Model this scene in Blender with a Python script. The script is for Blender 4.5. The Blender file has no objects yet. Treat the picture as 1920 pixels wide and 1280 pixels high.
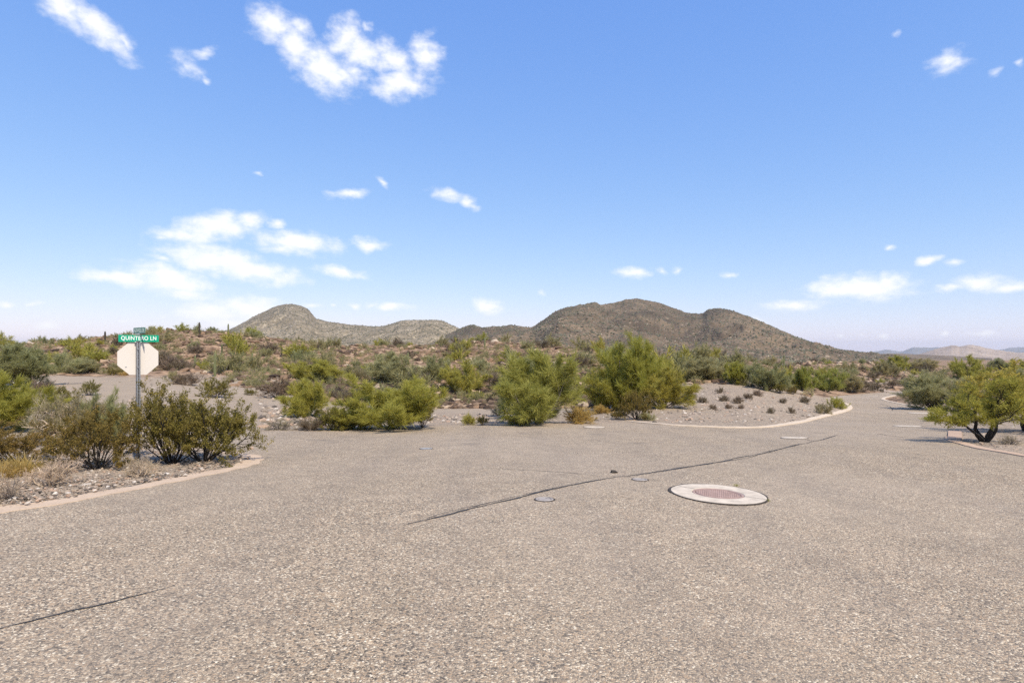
import bpy, math, random
import numpy as np
from mathutils import Vector, Matrix
from mathutils.geometry import delaunay_2d_cdt

# ------------------------------------------------------------------ camera, sky, sun, exposure
SC = bpy.context.scene
COL = SC.collection
F, HY, CX, CAMZ = 1150.0, 655.0, 960.0, 1.8          # focal length in photo pixels, horizon row, centre column, eye height
cam_d = bpy.data.cameras.new('camera')
cam_d.sensor_width = 36.0
cam_d.lens = 36.0 * F / 1920.0
cam_d.shift_y = (HY - 640.0) / 1920.0
cam_d.clip_start = 0.05
cam_d.clip_end = 30000
cam = bpy.data.objects.new('camera', cam_d)
cam.location = (0, 0, CAMZ)
cam.rotation_euler = (math.pi / 2, 0, 0)
COL.objects.link(cam)
SC.camera = cam

SUN_EL, SUN_AZ = math.radians(53), math.radians(146)   # azimuth clockwise from +Y: behind the camera, to the right
sun_d = bpy.data.lights.new('sun', 'SUN')
sun_d.energy = 4.5
sun_d.angle = math.radians(0.6)
sun_d.color = (1.0, 0.91, 0.775)
sun = bpy.data.objects.new('sun', sun_d)
to_sun = Vector((math.sin(SUN_AZ) * math.cos(SUN_EL), math.cos(SUN_AZ) * math.cos(SUN_EL), math.sin(SUN_EL)))
sun.rotation_euler = to_sun.to_track_quat('Z', 'Y').to_euler()
sun.location = (8, -10, 30)
COL.objects.link(sun)

SC.view_settings.view_transform = 'Standard'
SC.view_settings.look = 'None'
SC.view_settings.gamma = 1.0
SC.view_settings.exposure = 0.42
SC.view_settings.use_curve_mapping = False
try:
    SC.cycles.use_denoising = False
    SC.cycles.max_bounces = 6
    SC.cycles.transparent_max_bounces = 8
    SC.cycles.volume_bounces = 0
except Exception:
    pass

# clouds: centre column, row, half width, half height (photo pixels), tilt in degrees (clockwise), strength
CLOUDS = [
    (120, 18, 75, 30, 24, .95), (185, 52, 80, 24, 34, 1.0), (232, 80, 34, 13, 38, .7),
    (352, 122, 40, 26, 20, .72), (385, 100, 46, 12, -18, .5), (385, 150, 24, 10, 24, .5),
    (512, 46, 48, 30, 12, 1.0), (556, 84, 50, 34, 48, 1.0), (606, 128, 66, 34, 22, 1.1), (560, 50, 28, 20, 20, .8),
    (650, 70, 40, 34, -30, .95), (676, 96, 52, 30, 15, 1.0), (728, 112, 54, 30, 18, .95), (796, 102, 32, 34, 10, .95),
    (752, 160, 66, 24, -8, 1.0), (660, 130, 40, 24, 10, .8), (610, 168, 46, 10, 0, .42), (690, 46, 22, 9, 15, .5),
    (485, 327, 18, 9, 0, .42), (655, 364, 50, 10, -4, .75), (718, 341, 24, 9, 28, .7), (840, 366, 46, 15, 12, .75), (880, 381, 20, 14, 20, .9),
    (360, 438, 86, 20, -8, .95), (410, 424, 70, 24, -6, 1.05), (470, 412, 42, 15, -8, .9), (520, 418, 20, 11, 0, .75), (300, 446, 40, 12, 5, .6),
    (560, 456, 78, 21, 4, 1.05), (520, 462, 46, 14, 0, .8), (690, 460, 31, 14, 0, 1.0),
    (400, 486, 96, 28, 8, 1.1), (470, 506, 90, 22, 8, 1.1), (300, 484, 34, 12, 0, .7),
    (230, 520, 92, 15, 2, 1.0), (320, 524, 84, 26, 8, 1.1), (340, 548, 70, 18, 4, .85),
    (640, 510, 56, 11, 6, .9), (400, 585, 70, 24, -4, .95), (470, 582, 86, 25, 0, 1.05), (330, 618, 70, 12, 0, .6), (430, 606, 70, 16, 0, .8),
    (578, 573, 22, 9, 0, .7), (664, 573, 16, 9, 0, .75), (692, 568, 22, 9, -10, .7), (735, 574, 40, 9, 0, .9), (625, 573, 10, 6, 0, .5),
    (915, 573, 26, 15, 14, 1.05), (1188, 511, 32, 13, 4, .95), (1240, 511, 16, 12, 30, .6), (1270, 508, 20, 10, -20, .6), (1366, 517, 22, 11, 0, .6),
    (1560, 542, 62, 18, 2, 1.0), (1620, 538, 86, 24, 2, 1.1), (1664, 526, 34, 15, 5, .9), (1485, 574, 52, 12, 2, 1.0), (1428, 605, 24, 10, 20, .9),
    (1776, 118, 48, 24, -6, .8), (1865, 134, 24, 12, 0, .5), (1912, 116, 15, 15, 0, .5), (1680, 60, 14, 11, 0, .4),
    (1740, 487, 29, 11, 0, 1.0), (1785, 492, 22, 9, 0, .7), (1840, 531, 50, 19, 4, 1.0), (1790, 542, 32, 11, 0, .85), (1895, 539, 50, 13, 4, .85),
    (1665, 464, 13, 11, 0, .55), (1660, 632, 18, 8, 0, .7), (1840, 626, 38, 8, 0, .8), (1610, 630, 14, 7, 0, .55), (1766, 625, 14, 8, 0, .65), (1575, 628, 14, 6, 0, .5),
    (14, 571, 26, 11, 0, .8), (70, 568, 19, 9, 0, .6), (95, 612, 34, 11, 0, .65), (10, 632, 26, 9, 0, .6), (1015, 546, 24, 10, 0, .42), (305, 591, 20, 9, 0, .5),
    (240, 604, 26, 8, 0, .45),
]

SKY_TONE = ((.88, .86), (1.33, .62), (3.2, .26))
def build_world():
    w = bpy.data.worlds.new('World')
    SC.world = w
    w.use_nodes = True
    nt = w.node_tree
    N, L = nt.nodes, nt.links
    N.clear()
    out = N.new('ShaderNodeOutputWorld')
    bg = N.new('ShaderNodeBackground')
    sky = N.new('ShaderNodeTexSky')
    sky.sky_type = 'NISHITA'
    sky.sun_disc = False
    sky.sun_elevation = SUN_EL
    sky.sun_rotation = SUN_AZ
    sky.altitude = 600
    sky.air_density = 1.0
    sky.dust_density = 0.35
    sky.ozone_density = 1.6
    # one tone response for the whole sky, as the camera compressed it
    sc_ = N.new('ShaderNodeSeparateColor'); L.new(sky.outputs[0], sc_.inputs[0])
    cc_ = N.new('ShaderNodeCombineColor')
    for k, (gain, power) in enumerate(SKY_TONE):
        pw = N.new('ShaderNodeMath'); pw.operation = 'POWER'; L.new(sc_.outputs[k], pw.inputs[0]); pw.inputs[1].default_value = power
        ml = N.new('ShaderNodeMath'); ml.operation = 'MULTIPLY'; L.new(pw.outputs[0], ml.inputs[0]); ml.inputs[1].default_value = gain
        L.new(ml.outputs[0], cc_.inputs[k])
    hs = cc_
    tc = N.new('ShaderNodeTexCoord')
    sep = N.new('ShaderNodeSeparateXYZ')
    L.new(tc.outputs['Generated'], sep.inputs[0])
    def math_n(op, a=None, b=None, c=None, clamp=False):
        n = N.new('ShaderNodeMath'); n.operation = op; n.use_clamp = clamp
        for k, v in enumerate((a, b, c)):
            if v is None: continue
            if isinstance(v, (int, float)): n.inputs[k].default_value = v
            else: L.new(v, n.inputs[k])
        return n.outputs[0]
    az = math_n('ARCTAN2', sep.outputs[0], sep.outputs[1])
    el = math_n('ARCSINE', sep.outputs[2])
    comb = N.new('ShaderNodeCombineXYZ')
    L.new(az, comb.inputs[0]); L.new(el, comb.inputs[1])
    # noise that frays and bends the cloud edges
    stretch = N.new('ShaderNodeVectorMath'); stretch.operation = 'MULTIPLY'
    stretch.inputs[1].default_value = (1.0, 1.5, 1.0)
    L.new(comb.outputs[0], stretch.inputs[0])
    warp = N.new('ShaderNodeTexNoise'); warp.inputs['Scale'].default_value = 22; warp.inputs['Detail'].default_value = 3
    L.new(stretch.outputs[0], warp.inputs['Vector'])
    wv = N.new('ShaderNodeVectorMath'); wv.operation = 'MULTIPLY_ADD'
    L.new(warp.outputs['Color'], wv.inputs[0]); wv.inputs[1].default_value = (.034, .02, 0); wv.inputs[2].default_value = (-.017, -.01, 0)
    pos = N.new('ShaderNodeVectorMath'); pos.operation = 'ADD'
    L.new(comb.outputs[0], pos.inputs[0]); L.new(wv.outputs[0], pos.inputs[1])
    acc = None
    for (px, row, hw, hh, ang, st) in CLOUDS:
        u, v = (px - CX) / F, (HY - row) / F
        a0 = math.atan(u); e0 = math.atan(v / math.sqrt(1 + u * u))
        ca = math.cos(a0)
        mp = N.new('ShaderNodeMapping'); mp.vector_type = 'TEXTURE'
        mp.inputs['Location'].default_value = (a0, e0, 0)
        mp.inputs['Rotation'].default_value = (0, 0, -math.radians(ang))
        mp.inputs['Scale'].default_value = (1.12 * hw / F * ca * ca, 1.12 * hh / F * ca, 1)
        if acc is None: L.new(pos.outputs[0], mp.inputs['Vector'])
        else:                                   # chained, so that the shader compiler handles one cloud at a time
            ch = N.new('ShaderNodeVectorMath'); ch.operation = 'MULTIPLY_ADD'
            L.new(acc, ch.inputs[0]); ch.inputs[1].default_value = (1e-7, 1e-7, 0); L.new(pos.outputs[0], ch.inputs[2])
            L.new(ch.outputs[0], mp.inputs['Vector'])
        ln = N.new('ShaderNodeVectorMath'); ln.operation = 'LENGTH'
        L.new(mp.outputs[0], ln.inputs[0])
        d = math_n('MULTIPLY_ADD', ln.outputs['Value'], -1.0, st)
        acc = d if acc is None else math_n('MAXIMUM', acc, d)
    fb = N.new('ShaderNodeTexNoise'); fb.inputs['Scale'].default_value = 42; fb.inputs['Detail'].default_value = 9; fb.inputs['Roughness'].default_value = .58
    L.new(stretch.outputs[0], fb.inputs['Vector'])
    nz = math_n('MULTIPLY_ADD', fb.outputs['Fac'], 1.5, -.75)
    den = math_n('ADD', acc, nz)
    mr = N.new('ShaderNodeMapRange'); mr.interpolation_type = 'SMOOTHSTEP'
    mr.inputs['From Min'].default_value = -.2; mr.inputs['From Max'].default_value = 1.02
    mr.inputs['To Max'].default_value = .97
    L.new(den, mr.inputs['Value'])
    # thin veil everywhere in the lower sky
    mix = N.new('ShaderNodeMix'); mix.data_type = 'RGBA'
    L.new(mr.outputs[0], mix.inputs['Factor'])
    L.new(hs.outputs[0], mix.inputs['A'])
    mix.inputs['B'].default_value = (5.6, 5.6, 5.7, 1)
    L.new(mix.outputs['Result'], bg.inputs['Color'])
    bg.inputs['Strength'].default_value = 0.15
    # the part of the sky that holds no cloud skips the cloud nodes (same sky, cheaper)
    bg2 = N.new('ShaderNodeBackground'); bg2.inputs['Strength'].default_value = 0.15
    L.new(hs.outputs[0], bg2.inputs['Color'])
    zone = math_n('MULTIPLY', math_n('LESS_THAN', math_n('ABSOLUTE', az), .85), math_n('MULTIPLY', math_n('LESS_THAN', el, .62), math_n('GREATER_THAN', el, -.02)))
    ms = N.new('ShaderNodeMixShader'); L.new(zone, ms.inputs[0]); L.new(bg2.outputs[0], ms.inputs[1]); L.new(bg.outputs[0], ms.inputs[2])
    L.new(ms.outputs[0], out.inputs['Surface'])
build_world()

# ------------------------------------------------------------------ helpers
rng = np.random.default_rng(7)

def smooth(a, b, x):
    t = np.clip((np.asarray(x, float) - a) / (b - a), 0, 1)
    return t * t * (3 - 2 * t)

_lat = np.random.default_rng(3).random((256, 256))
def vnoise(x, y):
    xi = np.floor(x).astype(int); yi = np.floor(y).astype(int)
    fx = x - xi; fy = y - yi
    fx = fx * fx * (3 - 2 * fx); fy = fy * fy * (3 - 2 * fy)
    a = _lat[xi & 255, yi & 255]; b = _lat[(xi + 1) & 255, yi & 255]
    c = _lat[xi & 255, (yi + 1) & 255]; d = _lat[(xi + 1) & 255, (yi + 1) & 255]
    return (a * (1 - fx) + b * fx) * (1 - fy) + (c * (1 - fx) + d * fx) * fy
def fbm(x, y, octaves=4, gain=.5):
    s = 0; amp = 1; tot = 0
    for k in range(octaves):
        s = s + amp * vnoise(x * 2 ** k + 17.3 * k, y * 2 ** k + 9.1 * k); tot += amp; amp *= gain
    return s / tot - .5
def ridged(x, y, octaves=4):
    s = 0; amp = 1; tot = 0
    for k in range(octaves):
        s = s + amp * (1 - np.abs(2 * vnoise(x * 2 ** k + 5.3 * k, y * 2 ** k + 3.7 * k) - 1)); tot += amp; amp *= .5
    return s / tot

def make_mesh(name, verts, faces, tint=None, smooth_shade=False, mats=(), mat_idx=None):
    """verts (n,3); faces: list of (m,k) integer arrays"""
    me = bpy.data.meshes.new(name)
    if not isinstance(faces, (list, tuple)): faces = [faces]
    faces = [np.asarray(f, np.int32) for f in faces if len(f)]
    verts = np.asarray(verts, np.float32)
    me.vertices.add(len(verts)); me.vertices.foreach_set('co', verts.ravel())
    nl = sum(f.size for f in faces); npoly = sum(len(f) for f in faces)
    me.loops.add(nl); me.polygons.add(npoly)
    me.loops.foreach_set('vertex_index', np.concatenate([f.ravel() for f in faces]))
    tot = np.concatenate([np.full(len(f), f.shape[1], np.int32) for f in faces])
    st = np.concatenate([[0], np.cumsum(tot)[:-1]]).astype(np.int32)
    me.polygons.foreach_set('loop_start', st)
    if mat_idx is not None: me.polygons.foreach_set('material_index', np.asarray(mat_idx, np.int32))
    me.polygons.foreach_set('use_smooth', np.full(npoly, bool(smooth_shade)))
    me.update(calc_edges=True)
    if tint is not None:
        a = me.attributes.new('tint', 'FLOAT', 'POINT'); a.data.foreach_set('value', np.asarray(tint, np.float32))
    for m in mats: me.materials.append(m)
    return me

def add_attr(me, name, vals):
    a = me.attributes.new(name, 'FLOAT', 'POINT'); a.data.foreach_set('value', np.asarray(vals, np.float32))

def link(name, me, parent=None, loc=None):
    o = bpy.data.objects.new(name, me); COL.objects.link(o)
    if parent is not None: o.parent = parent
    if loc is not None: o.location = loc
    return o
def tag(o, label=None, cat=None, group=None, kind=None):
    if label: o['label'] = label
    if cat: o['category'] = cat
    if group: o['group'] = group
    if kind: o['kind'] = kind
    return o

# ------------------------------------------------------------------ materials
def new_mat(name):
    m = bpy.data.materials.new(name); m.use_nodes = True
    nt = m.node_tree; b = nt.nodes['Principled BSDF']
    return m, nt, nt.nodes, nt.links, b
def ramp(N, stops, mode='LINEAR'):
    r = N.new('ShaderNodeValToRGB'); r.color_ramp.interpolation = mode
    e = r.color_ramp.elements
    while len(e) < len(stops): e.new(.5)
    for k, (p, c) in enumerate(stops):
        e[k].position = p; e[k].color = (*c, 1)
    return r
def noise_n(N, L, vec, scale, detail=4, rough=.5):
    n = N.new('ShaderNodeTexNoise'); n.inputs['Scale'].default_value = scale; n.inputs['Detail'].default_value = detail; n.inputs['Roughness'].default_value = rough
    if vec is not None: L.new(vec, n.inputs['Vector'])
    return n
def mixc(N, L, fac, a, b, mode='MIX'):
    m = N.new('ShaderNodeMix'); m.data_type = 'RGBA'; m.blend_type = mode
    for key, v in (('Factor', fac), ('A', a), ('B', b)):
        if isinstance(v, (int, float)): m.inputs[key].default_value = v
        elif isinstance(v, tuple): m.inputs[key].default_value = (*v, 1)
        else: L.new(v, m.inputs[key])
    return m.outputs['Result']
def maprange(N, L, v, a, b, c=0., d=1.):
    m = N.new('ShaderNodeMapRange'); m.inputs[1].default_value = a; m.inputs[2].default_value = b; m.inputs[3].default_value = c; m.inputs[4].default_value = d
    L.new(v, m.inputs[0]); return m.outputs[0]

STONES = [(0.0, (.03, .027, .025)), (.12, (.085, .075, .068)), (.26, (.18, .15, .125)), (.45, (.28, .22, .17)), (.57, (.37, .265, .185)), (.70, (.38, .30, .23)), (.85, (.49, .40, .315)), (.97, (.68, .60, .50)), (1.0, (.76, .70, .62))]
def gravel_nodes(N, L, scale, bump_d, big=.12):
    g = N.new('ShaderNodeNewGeometry')
    vo = N.new('ShaderNodeTexVoronoi'); vo.inputs['Scale'].default_value = scale
    wob = noise_n(N, L, g.outputs['Position'], scale * .8, 2)
    wv = N.new('ShaderNodeVectorMath'); wv.operation = 'MULTIPLY_ADD'
    L.new(wob.outputs['Color'], wv.inputs[0]); wv.inputs[1].default_value = (.7 / scale,) * 3
    L.new(g.outputs['Position'], wv.inputs[2])
    L.new(wv.outputs[0], vo.inputs['Vector'])
    sx = N.new('ShaderNodeSeparateColor'); L.new(vo.outputs['Color'], sx.inputs[0])
    r = ramp(N, STONES); L.new(sx.outputs[0], r.inputs[0])
    # smaller stones between
    vo2 = N.new('ShaderNodeTexVoronoi'); vo2.inputs['Scale'].default_value = scale * 2.1
    L.new(g.outputs['Position'], vo2.inputs['Vector'])
    sx2 = N.new('ShaderNodeSeparateColor'); L.new(vo2.outputs['Color'], sx2.inputs[0])
    r2 = ramp(N, STONES); L.new(sx2.outputs[1], r2.inputs[0])
    pick = N.new('ShaderNodeMath'); pick.operation = 'GREATER_THAN'; pick.inputs[1].default_value = .52; L.new(sx.outputs[2], pick.inputs[0])
    c = mixc(N, L, pick.outputs[0], r.outputs[0], r2.outputs[0])
    c = mixc(N, L, 1.0, c, (1.05, 1.0, .85), 'MULTIPLY')
    # tar / dust in the joints
    joint = maprange(N, L, vo.outputs['Distance'], .5, .85, 0, .55)
    c = mixc(N, L, joint, c, (.12, .10, .085))
    bm = N.new('ShaderNodeBump'); bm.inputs['Strength'].default_value = .8; bm.inputs['Distance'].default_value = bump_d
    inv = maprange(N, L, vo.outputs['Distance'], 0, .8, 1, 0)
    hh = N.new('ShaderNodeMath'); hh.operation = 'MULTIPLY_ADD'; L.new(sx.outputs[1], hh.inputs[0]); hh.inputs[1].default_value = .8; L.new(inv, hh.inputs[2])
    L.new(hh.outputs[0], bm.inputs['Height'])
    return g, c, bm

def road_material():
    m, nt, N, L, b = new_mat('chip_seal_road')
    g, c, bm = gravel_nodes(N, L, 70, .006)
    n1 = noise_n(N, L, g.outputs['Position'], .32, 4, .6)
    c = mixc(N, L, maprange(N, L, n1.outputs['Fac'], .35, .7, 0, .34), c, (.335, .265, .185))     # dusty, worn smoother zones
    n2 = noise_n(N, L, g.outputs['Position'], .9, 5, .65)
    dk = maprange(N, L, n2.outputs['Fac'], .52, .75, 0, .30)
    c = mixc(N, L, dk, c, (.135, .11, .088))
    n4 = noise_n(N, L, g.outputs['Position'], .13, 3, .6)
    c = mixc(N, L, maprange(N, L, n4.outputs['Fac'], .38, .62, 0, .30), c, (.40, .325, .25))      # pale dust lying in broad areas
    wv4 = N.new('ShaderNodeTexWave'); wv4.inputs['Scale'].default_value = .18; wv4.inputs['Distortion'].default_value = 7; wv4.inputs['Detail'].default_value = 3; wv4.inputs['Detail Scale'].default_value = .5
    L.new(g.outputs['Position'], wv4.inputs['Vector'])
    c = mixc(N, L, maprange(N, L, wv4.outputs['Fac'],   .62, .95, 0, .11), c, (.15, .125, .105))    # worn wheel paths
    sp = N.new('ShaderNodeTexVoronoi'); sp.inputs['Scale'].default_value = .45; L.new(g.outputs['Position'], sp.inputs['Vector'])
    c = mixc(N, L, maprange(N, L, sp.outputs['Distance'], .05, .16, .35, 0), c, (.11, .095, .085))  # old drips
    n3 = noise_n(N, L, g.outputs['Position'], 3.0, 3, .6)
    hsv = N.new('ShaderNodeHueSaturation'); L.new(c, hsv.inputs['Color']); L.new(maprange(N, L, n3.outputs['Fac'], .3, .7, .92, 1.10), hsv.inputs['Value'])
    L.new(hsv.outputs[0], b.inputs['Base Color']); b.inputs['Roughness'].default_value = .85
    b.inputs['Specular IOR Level'].default_value = .3
    L.new(bm.outputs[0], b.inputs['Normal'])
    return m

def ground_material():
    m, nt, N, L, b = new_mat('desert_ground')
    g, c, bm = gravel_nodes(N, L, 24, .014)
    P = g.outputs['Position']
    n1 = noise_n(N, L, P, .5, 5, .6)
    c = mixc(N, L, .45, c, (.30, .245, .195))
    c = mixc(N, L, maprange(N, L, n1.outputs['Fac'], .4, .65, 0, .5), c, (.33, .25, .185))
    # graded path: finer, greyer, paler
    pa = N.new('ShaderNodeAttribute'); pa.attribute_name = 'path'
    np_ = noise_n(N, L, P, 1.4, 5, .65)
    pc = mixc(N, L, np_.outputs['Fac'], (.27, .215, .16), (.40, .315, .225))
    c = mixc(N, L, pa.outputs['Fac'], c, pc)
    # rocky hillside soil
    ra = N.new('ShaderNodeAttribute'); ra.attribute_name = 'rocky'
    nr = noise_n(N, L, P, .9, 6, .68)
    rr = ramp(N, [(.32, (.055, .037, .025)), (.43, (.14, .09, .056)), (.50, (.24, .155, .096)), (.58, (.34, .225, .14)), (.70, (.46, .335, .225))])
    L.new(nr.outputs['Fac'], rr.inputs[0])
    c = mixc(N, L, ra.outputs['Fac'], c, rr.outputs[0])
    da = N.new('ShaderNodeAttribute'); da.attribute_name = 'varnish'
    c = mixc(N, L, da.outputs['Fac'], c, mixc(N, L, maprange(N, L, nr.outputs['Fac'], .35, .68), (.06, .036, .02), (.25, .16, .088)))
    # pale caliche cut bank
    wa = N.new('ShaderNodeAttribute'); wa.attribute_name = 'pale'
    c = mixc(N, L, wa.outputs['Fac'], c, mixc(N, L, np_.outputs['Fac'], (.30, .23, .175), (.50, .41, .33)))
    L.new(c, b.inputs['Base Color']); b.inputs['Roughness'].default_value = .95; b.inputs['Specular IOR Level'].default_value = .15
    b2 = N.new('ShaderNodeBump'); b2.inputs['Strength'].default_value = .7; b2.inputs['Distance'].default_value = .25
    L.new(nr.outputs['Fac'], b2.inputs['Height']); L.new(bm.outputs[0], b2.inputs['Normal'])
    L.new(b2.outputs[0], b.inputs['Normal'])
    return m

def mountain_material(name, dark, mid, light, scale, speck=.06, light_amt=(.56, .72)):
    m, nt, N, L, b = new_mat(name)
    g = N.new('ShaderNodeNewGeometry'); P = g.outputs['Position']
    n1 = noise_n(N, L, P, scale * .012, 5, .6)
    n2 = noise_n(N, L, P, scale * .16, 5, .7)
    c = mixc(N, L, maprange(N, L, n1.outputs['Fac'], .35, .65), dark, mid)
    c = mixc(N, L, maprange(N, L, n2.outputs['Fac'], light_amt[0], light_amt[1], 0, .9), c, light)
    n3 = noise_n(N, L, P, scale * .045, 4, .65)
    c = mixc(N, L, maprange(N, L, n3.outputs['Fac'], .5, .66, 0, .65), c, tuple(q * .75 for q in dark))
    vo = N.new('ShaderNodeTexVoronoi'); vo.inputs['Scale'].default_value = scale * .45; L.new(P, vo.inputs['Vector'])
    sp = maprange(N, L, vo.outputs['Distance'], .18, .42, .75, 0)
    c = mixc(N, L, sp, c, (.075, .072, .045))
    L.new(c, b.inputs['Base Color']); b.inputs['Roughness'].default_value = .95; b.inputs['Specular IOR Level'].default_value = .1
    bm = N.new('ShaderNodeBump'); bm.inputs['Strength'].default_value = .9; bm.inputs['Distance'].default_value = 2.2
    L.new(n2.outputs['Fac'], bm.inputs['Height']); L.new(bm.outputs[0], b.inputs['Normal'])
    return m

def leaf_material(name, ca, cb, cc=None, trans=.5, rough=.6):
    m, nt, N, L, b = new_mat(name)
    at = N.new('ShaderNodeAttribute'); at.attribute_name = 'tint'
    oi = N.new('ShaderNodeObjectInfo')
    stops = [(0, ca), (.75, cb)] + ([(1., cc)] if cc else [])
    r = ramp(N, stops); L.new(at.outputs['Fac'], r.inputs[0])
    hs = N.new('ShaderNodeHueSaturation'); L.new(r.outputs[0], hs.inputs['Color'])
    L.new(maprange(N, L, oi.outputs['Random'], 0, 1, .488, .512), hs.inputs['Hue']); L.new(maprange(N, L, oi.outputs['Random'], 0, 1, 1.12, .9), hs.inputs['Value'])
    L.new(hs.outputs[0], b.inputs['Base Color']); b.inputs['Roughness'].default_value = rough; b.inputs['Specular IOR Level'].default_value = .25
    tr = N.new('ShaderNodeBsdfTranslucent'); L.new(hs.outputs[0], tr.inputs['Color'])
    ms = N.new('ShaderNodeMixShader'); ms.inputs[0].default_value = trans
    L.new(b.outputs[0], ms.inputs[1]); L.new(tr.outputs[0], ms.inputs[2])
    L.new(ms.outputs[0], N['Material Output'].inputs['Surface'])
    return m
def plain(name, col, rough=.8, metal=0., var=.12, scale=20., bump=0., spec=.3):
    m, nt, N, L, b = new_mat(name)
    g = N.new('ShaderNodeTexCoord')
    n = noise_n(N, L, g.outputs['Object'], scale, 5, .6)
    dk = tuple(c * (1 - 2 * var) for c in col); lt = tuple(min(1, c * (1 + 2 * var)) for c in col)
    c = mixc(N, L, maprange(N, L, n.outputs['Fac'], .25, .75), dk, lt)
    L.new(c, b.inputs['Base Color']); b.inputs['Roughness'].default_value = rough; b.inputs['Metallic'].default_value = metal; b.inputs['Specular IOR Level'].default_value = spec
    if bump:
        bm = N.new('ShaderNodeBump'); bm.inputs['Distance'].default_value = bump; bm.inputs['Strength'].default_value = .6
        L.new(n.outputs['Fac'], bm.inputs['Height']); L.new(bm.outputs[0], b.inputs['Normal'])
    return m
def rock_material(name, stops):
    m, nt, N, L, b = new_mat(name)
    at = N.new('ShaderNodeAttribute'); at.attribute_name = 'tint'
    g = N.new('ShaderNodeNewGeometry')
    n = noise_n(N, L, g.outputs['Position'], 14, 5, .65)
    r = ramp(N, stops); L.new(at.outputs['Fac'], r.inputs[0])
    hs = N.new('ShaderNodeHueSaturation'); L.new(r.outputs[0], hs.inputs['Color']); L.new(maprange(N, L, n.outputs['Fac'], .25, .75, .7, 1.3), hs.inputs['Value'])
    L.new(hs.outputs[0], b.inputs['Base Color']); b.inputs['Roughness'].default_value = .9; b.inputs['Specular IOR Level'].default_value = .2
    bm = N.new('ShaderNodeBump'); bm.inputs['Distance'].default_value = .02; L.new(n.outputs['Fac'], bm.inputs['Height']); L.new(bm.outputs[0], b.inputs['Normal'])
    return m

M = {}
M['road'] = road_material()
M['ground'] = ground_material()
M['palo'] = leaf_material('palo_verde_leaf', (.29, .265, .045), (.46, .425, .085), (.56, .50, .16))
M['palo_grey'] = leaf_material('grey_green_leaf', (.27, .26, .11), (.42, .40, .185), (.52, .48, .27))
M['palo_deep'] = leaf_material('deep_green_leaf', (.24, .245, .05), (.39, .39, .09), (.48, .46, .15))
M['mesquite'] = leaf_material('mesquite_leaf', (.29, .255, .045), (.46, .40, .075), (.56, .46, .10))
M['creosote'] = leaf_material('creosote_leaf', (.15, .128, .027), (.28, .23, .05), (.40, .315, .095))
M['creosote_rust'] = leaf_material('rusty_creosote_leaf', (.16, .122, .028), (.285, .205, .05), (.42, .265, .075))
M['straw'] = leaf_material('straw_leaf', (.25, .205, .105), (.40, .33, .17), (.50, .42, .24))
M['gold'] = leaf_material('golden_grass', (.42, .27, .085), (.62, .43, .15), (.70, .52, .24))
M['olive'] = leaf_material('olive_scrub', (.26, .235, .10), (.42, .37, .17), (.52, .45, .24))
M['brown'] = leaf_material('brown_scrub', (.17, .125, .075), (.29, .22, .14), (.40, .31, .205))
M['bark'] = plain('grey_bark', (.13, .11, .095), .9, scale=40)
M['bark_dark'] = plain('shade_dark_bark', (.028, .023, .02), .9, scale=40)  # dark stems; on the mesquite, shade under the crown put into the colour
M['bark_green'] = plain('green_bark', (.13, .14, .05), .8, scale=30)
M['deadleaf'] = leaf_material('dead_leaf', (.36, .27, .18), (.52, .40, .28), (.64, .51, .38), trans=.15)
M['dead'] = plain('dead_twig', (.50, .39, .28), .9, scale=30, var=.2)
M['dead_dark'] = plain('dark_dead_twig', (.19, .155, .13), .9, scale=30, var=.2)
M['cactus'] = plain('cactus_skin', (.15, .155, .07), .8, scale=6)
M['cactus_dead'] = plain('dry_cactus_skin', (.055, .043, .032), .9, scale=6)
M['rocks'] = rock_material('hill_rock', [(0, (.04, .026, .018)), (.3, (.10, .065, .042)), (.6, (.23, .148, .092)), (.85, (.36, .25, .16)), (1, (.47, .37, .27))])
M['darkrocks'] = rock_material('varnished_rock', [(0, (.026, .017, .011)), (.5, (.085, .055, .035)), (.8, (.20, .135, .085)), (1, (.40, .30, .21))])
M['pebbles'] = rock_material('pebble', [(0, (.07, .06, .05)), (.25, (.19, .155, .125)), (.5, (.31, .245, .18)), (.7, (.36, .24, .165)), (.88, (.40, .335, .27)), (1, (.56, .50, .43))])

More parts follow.
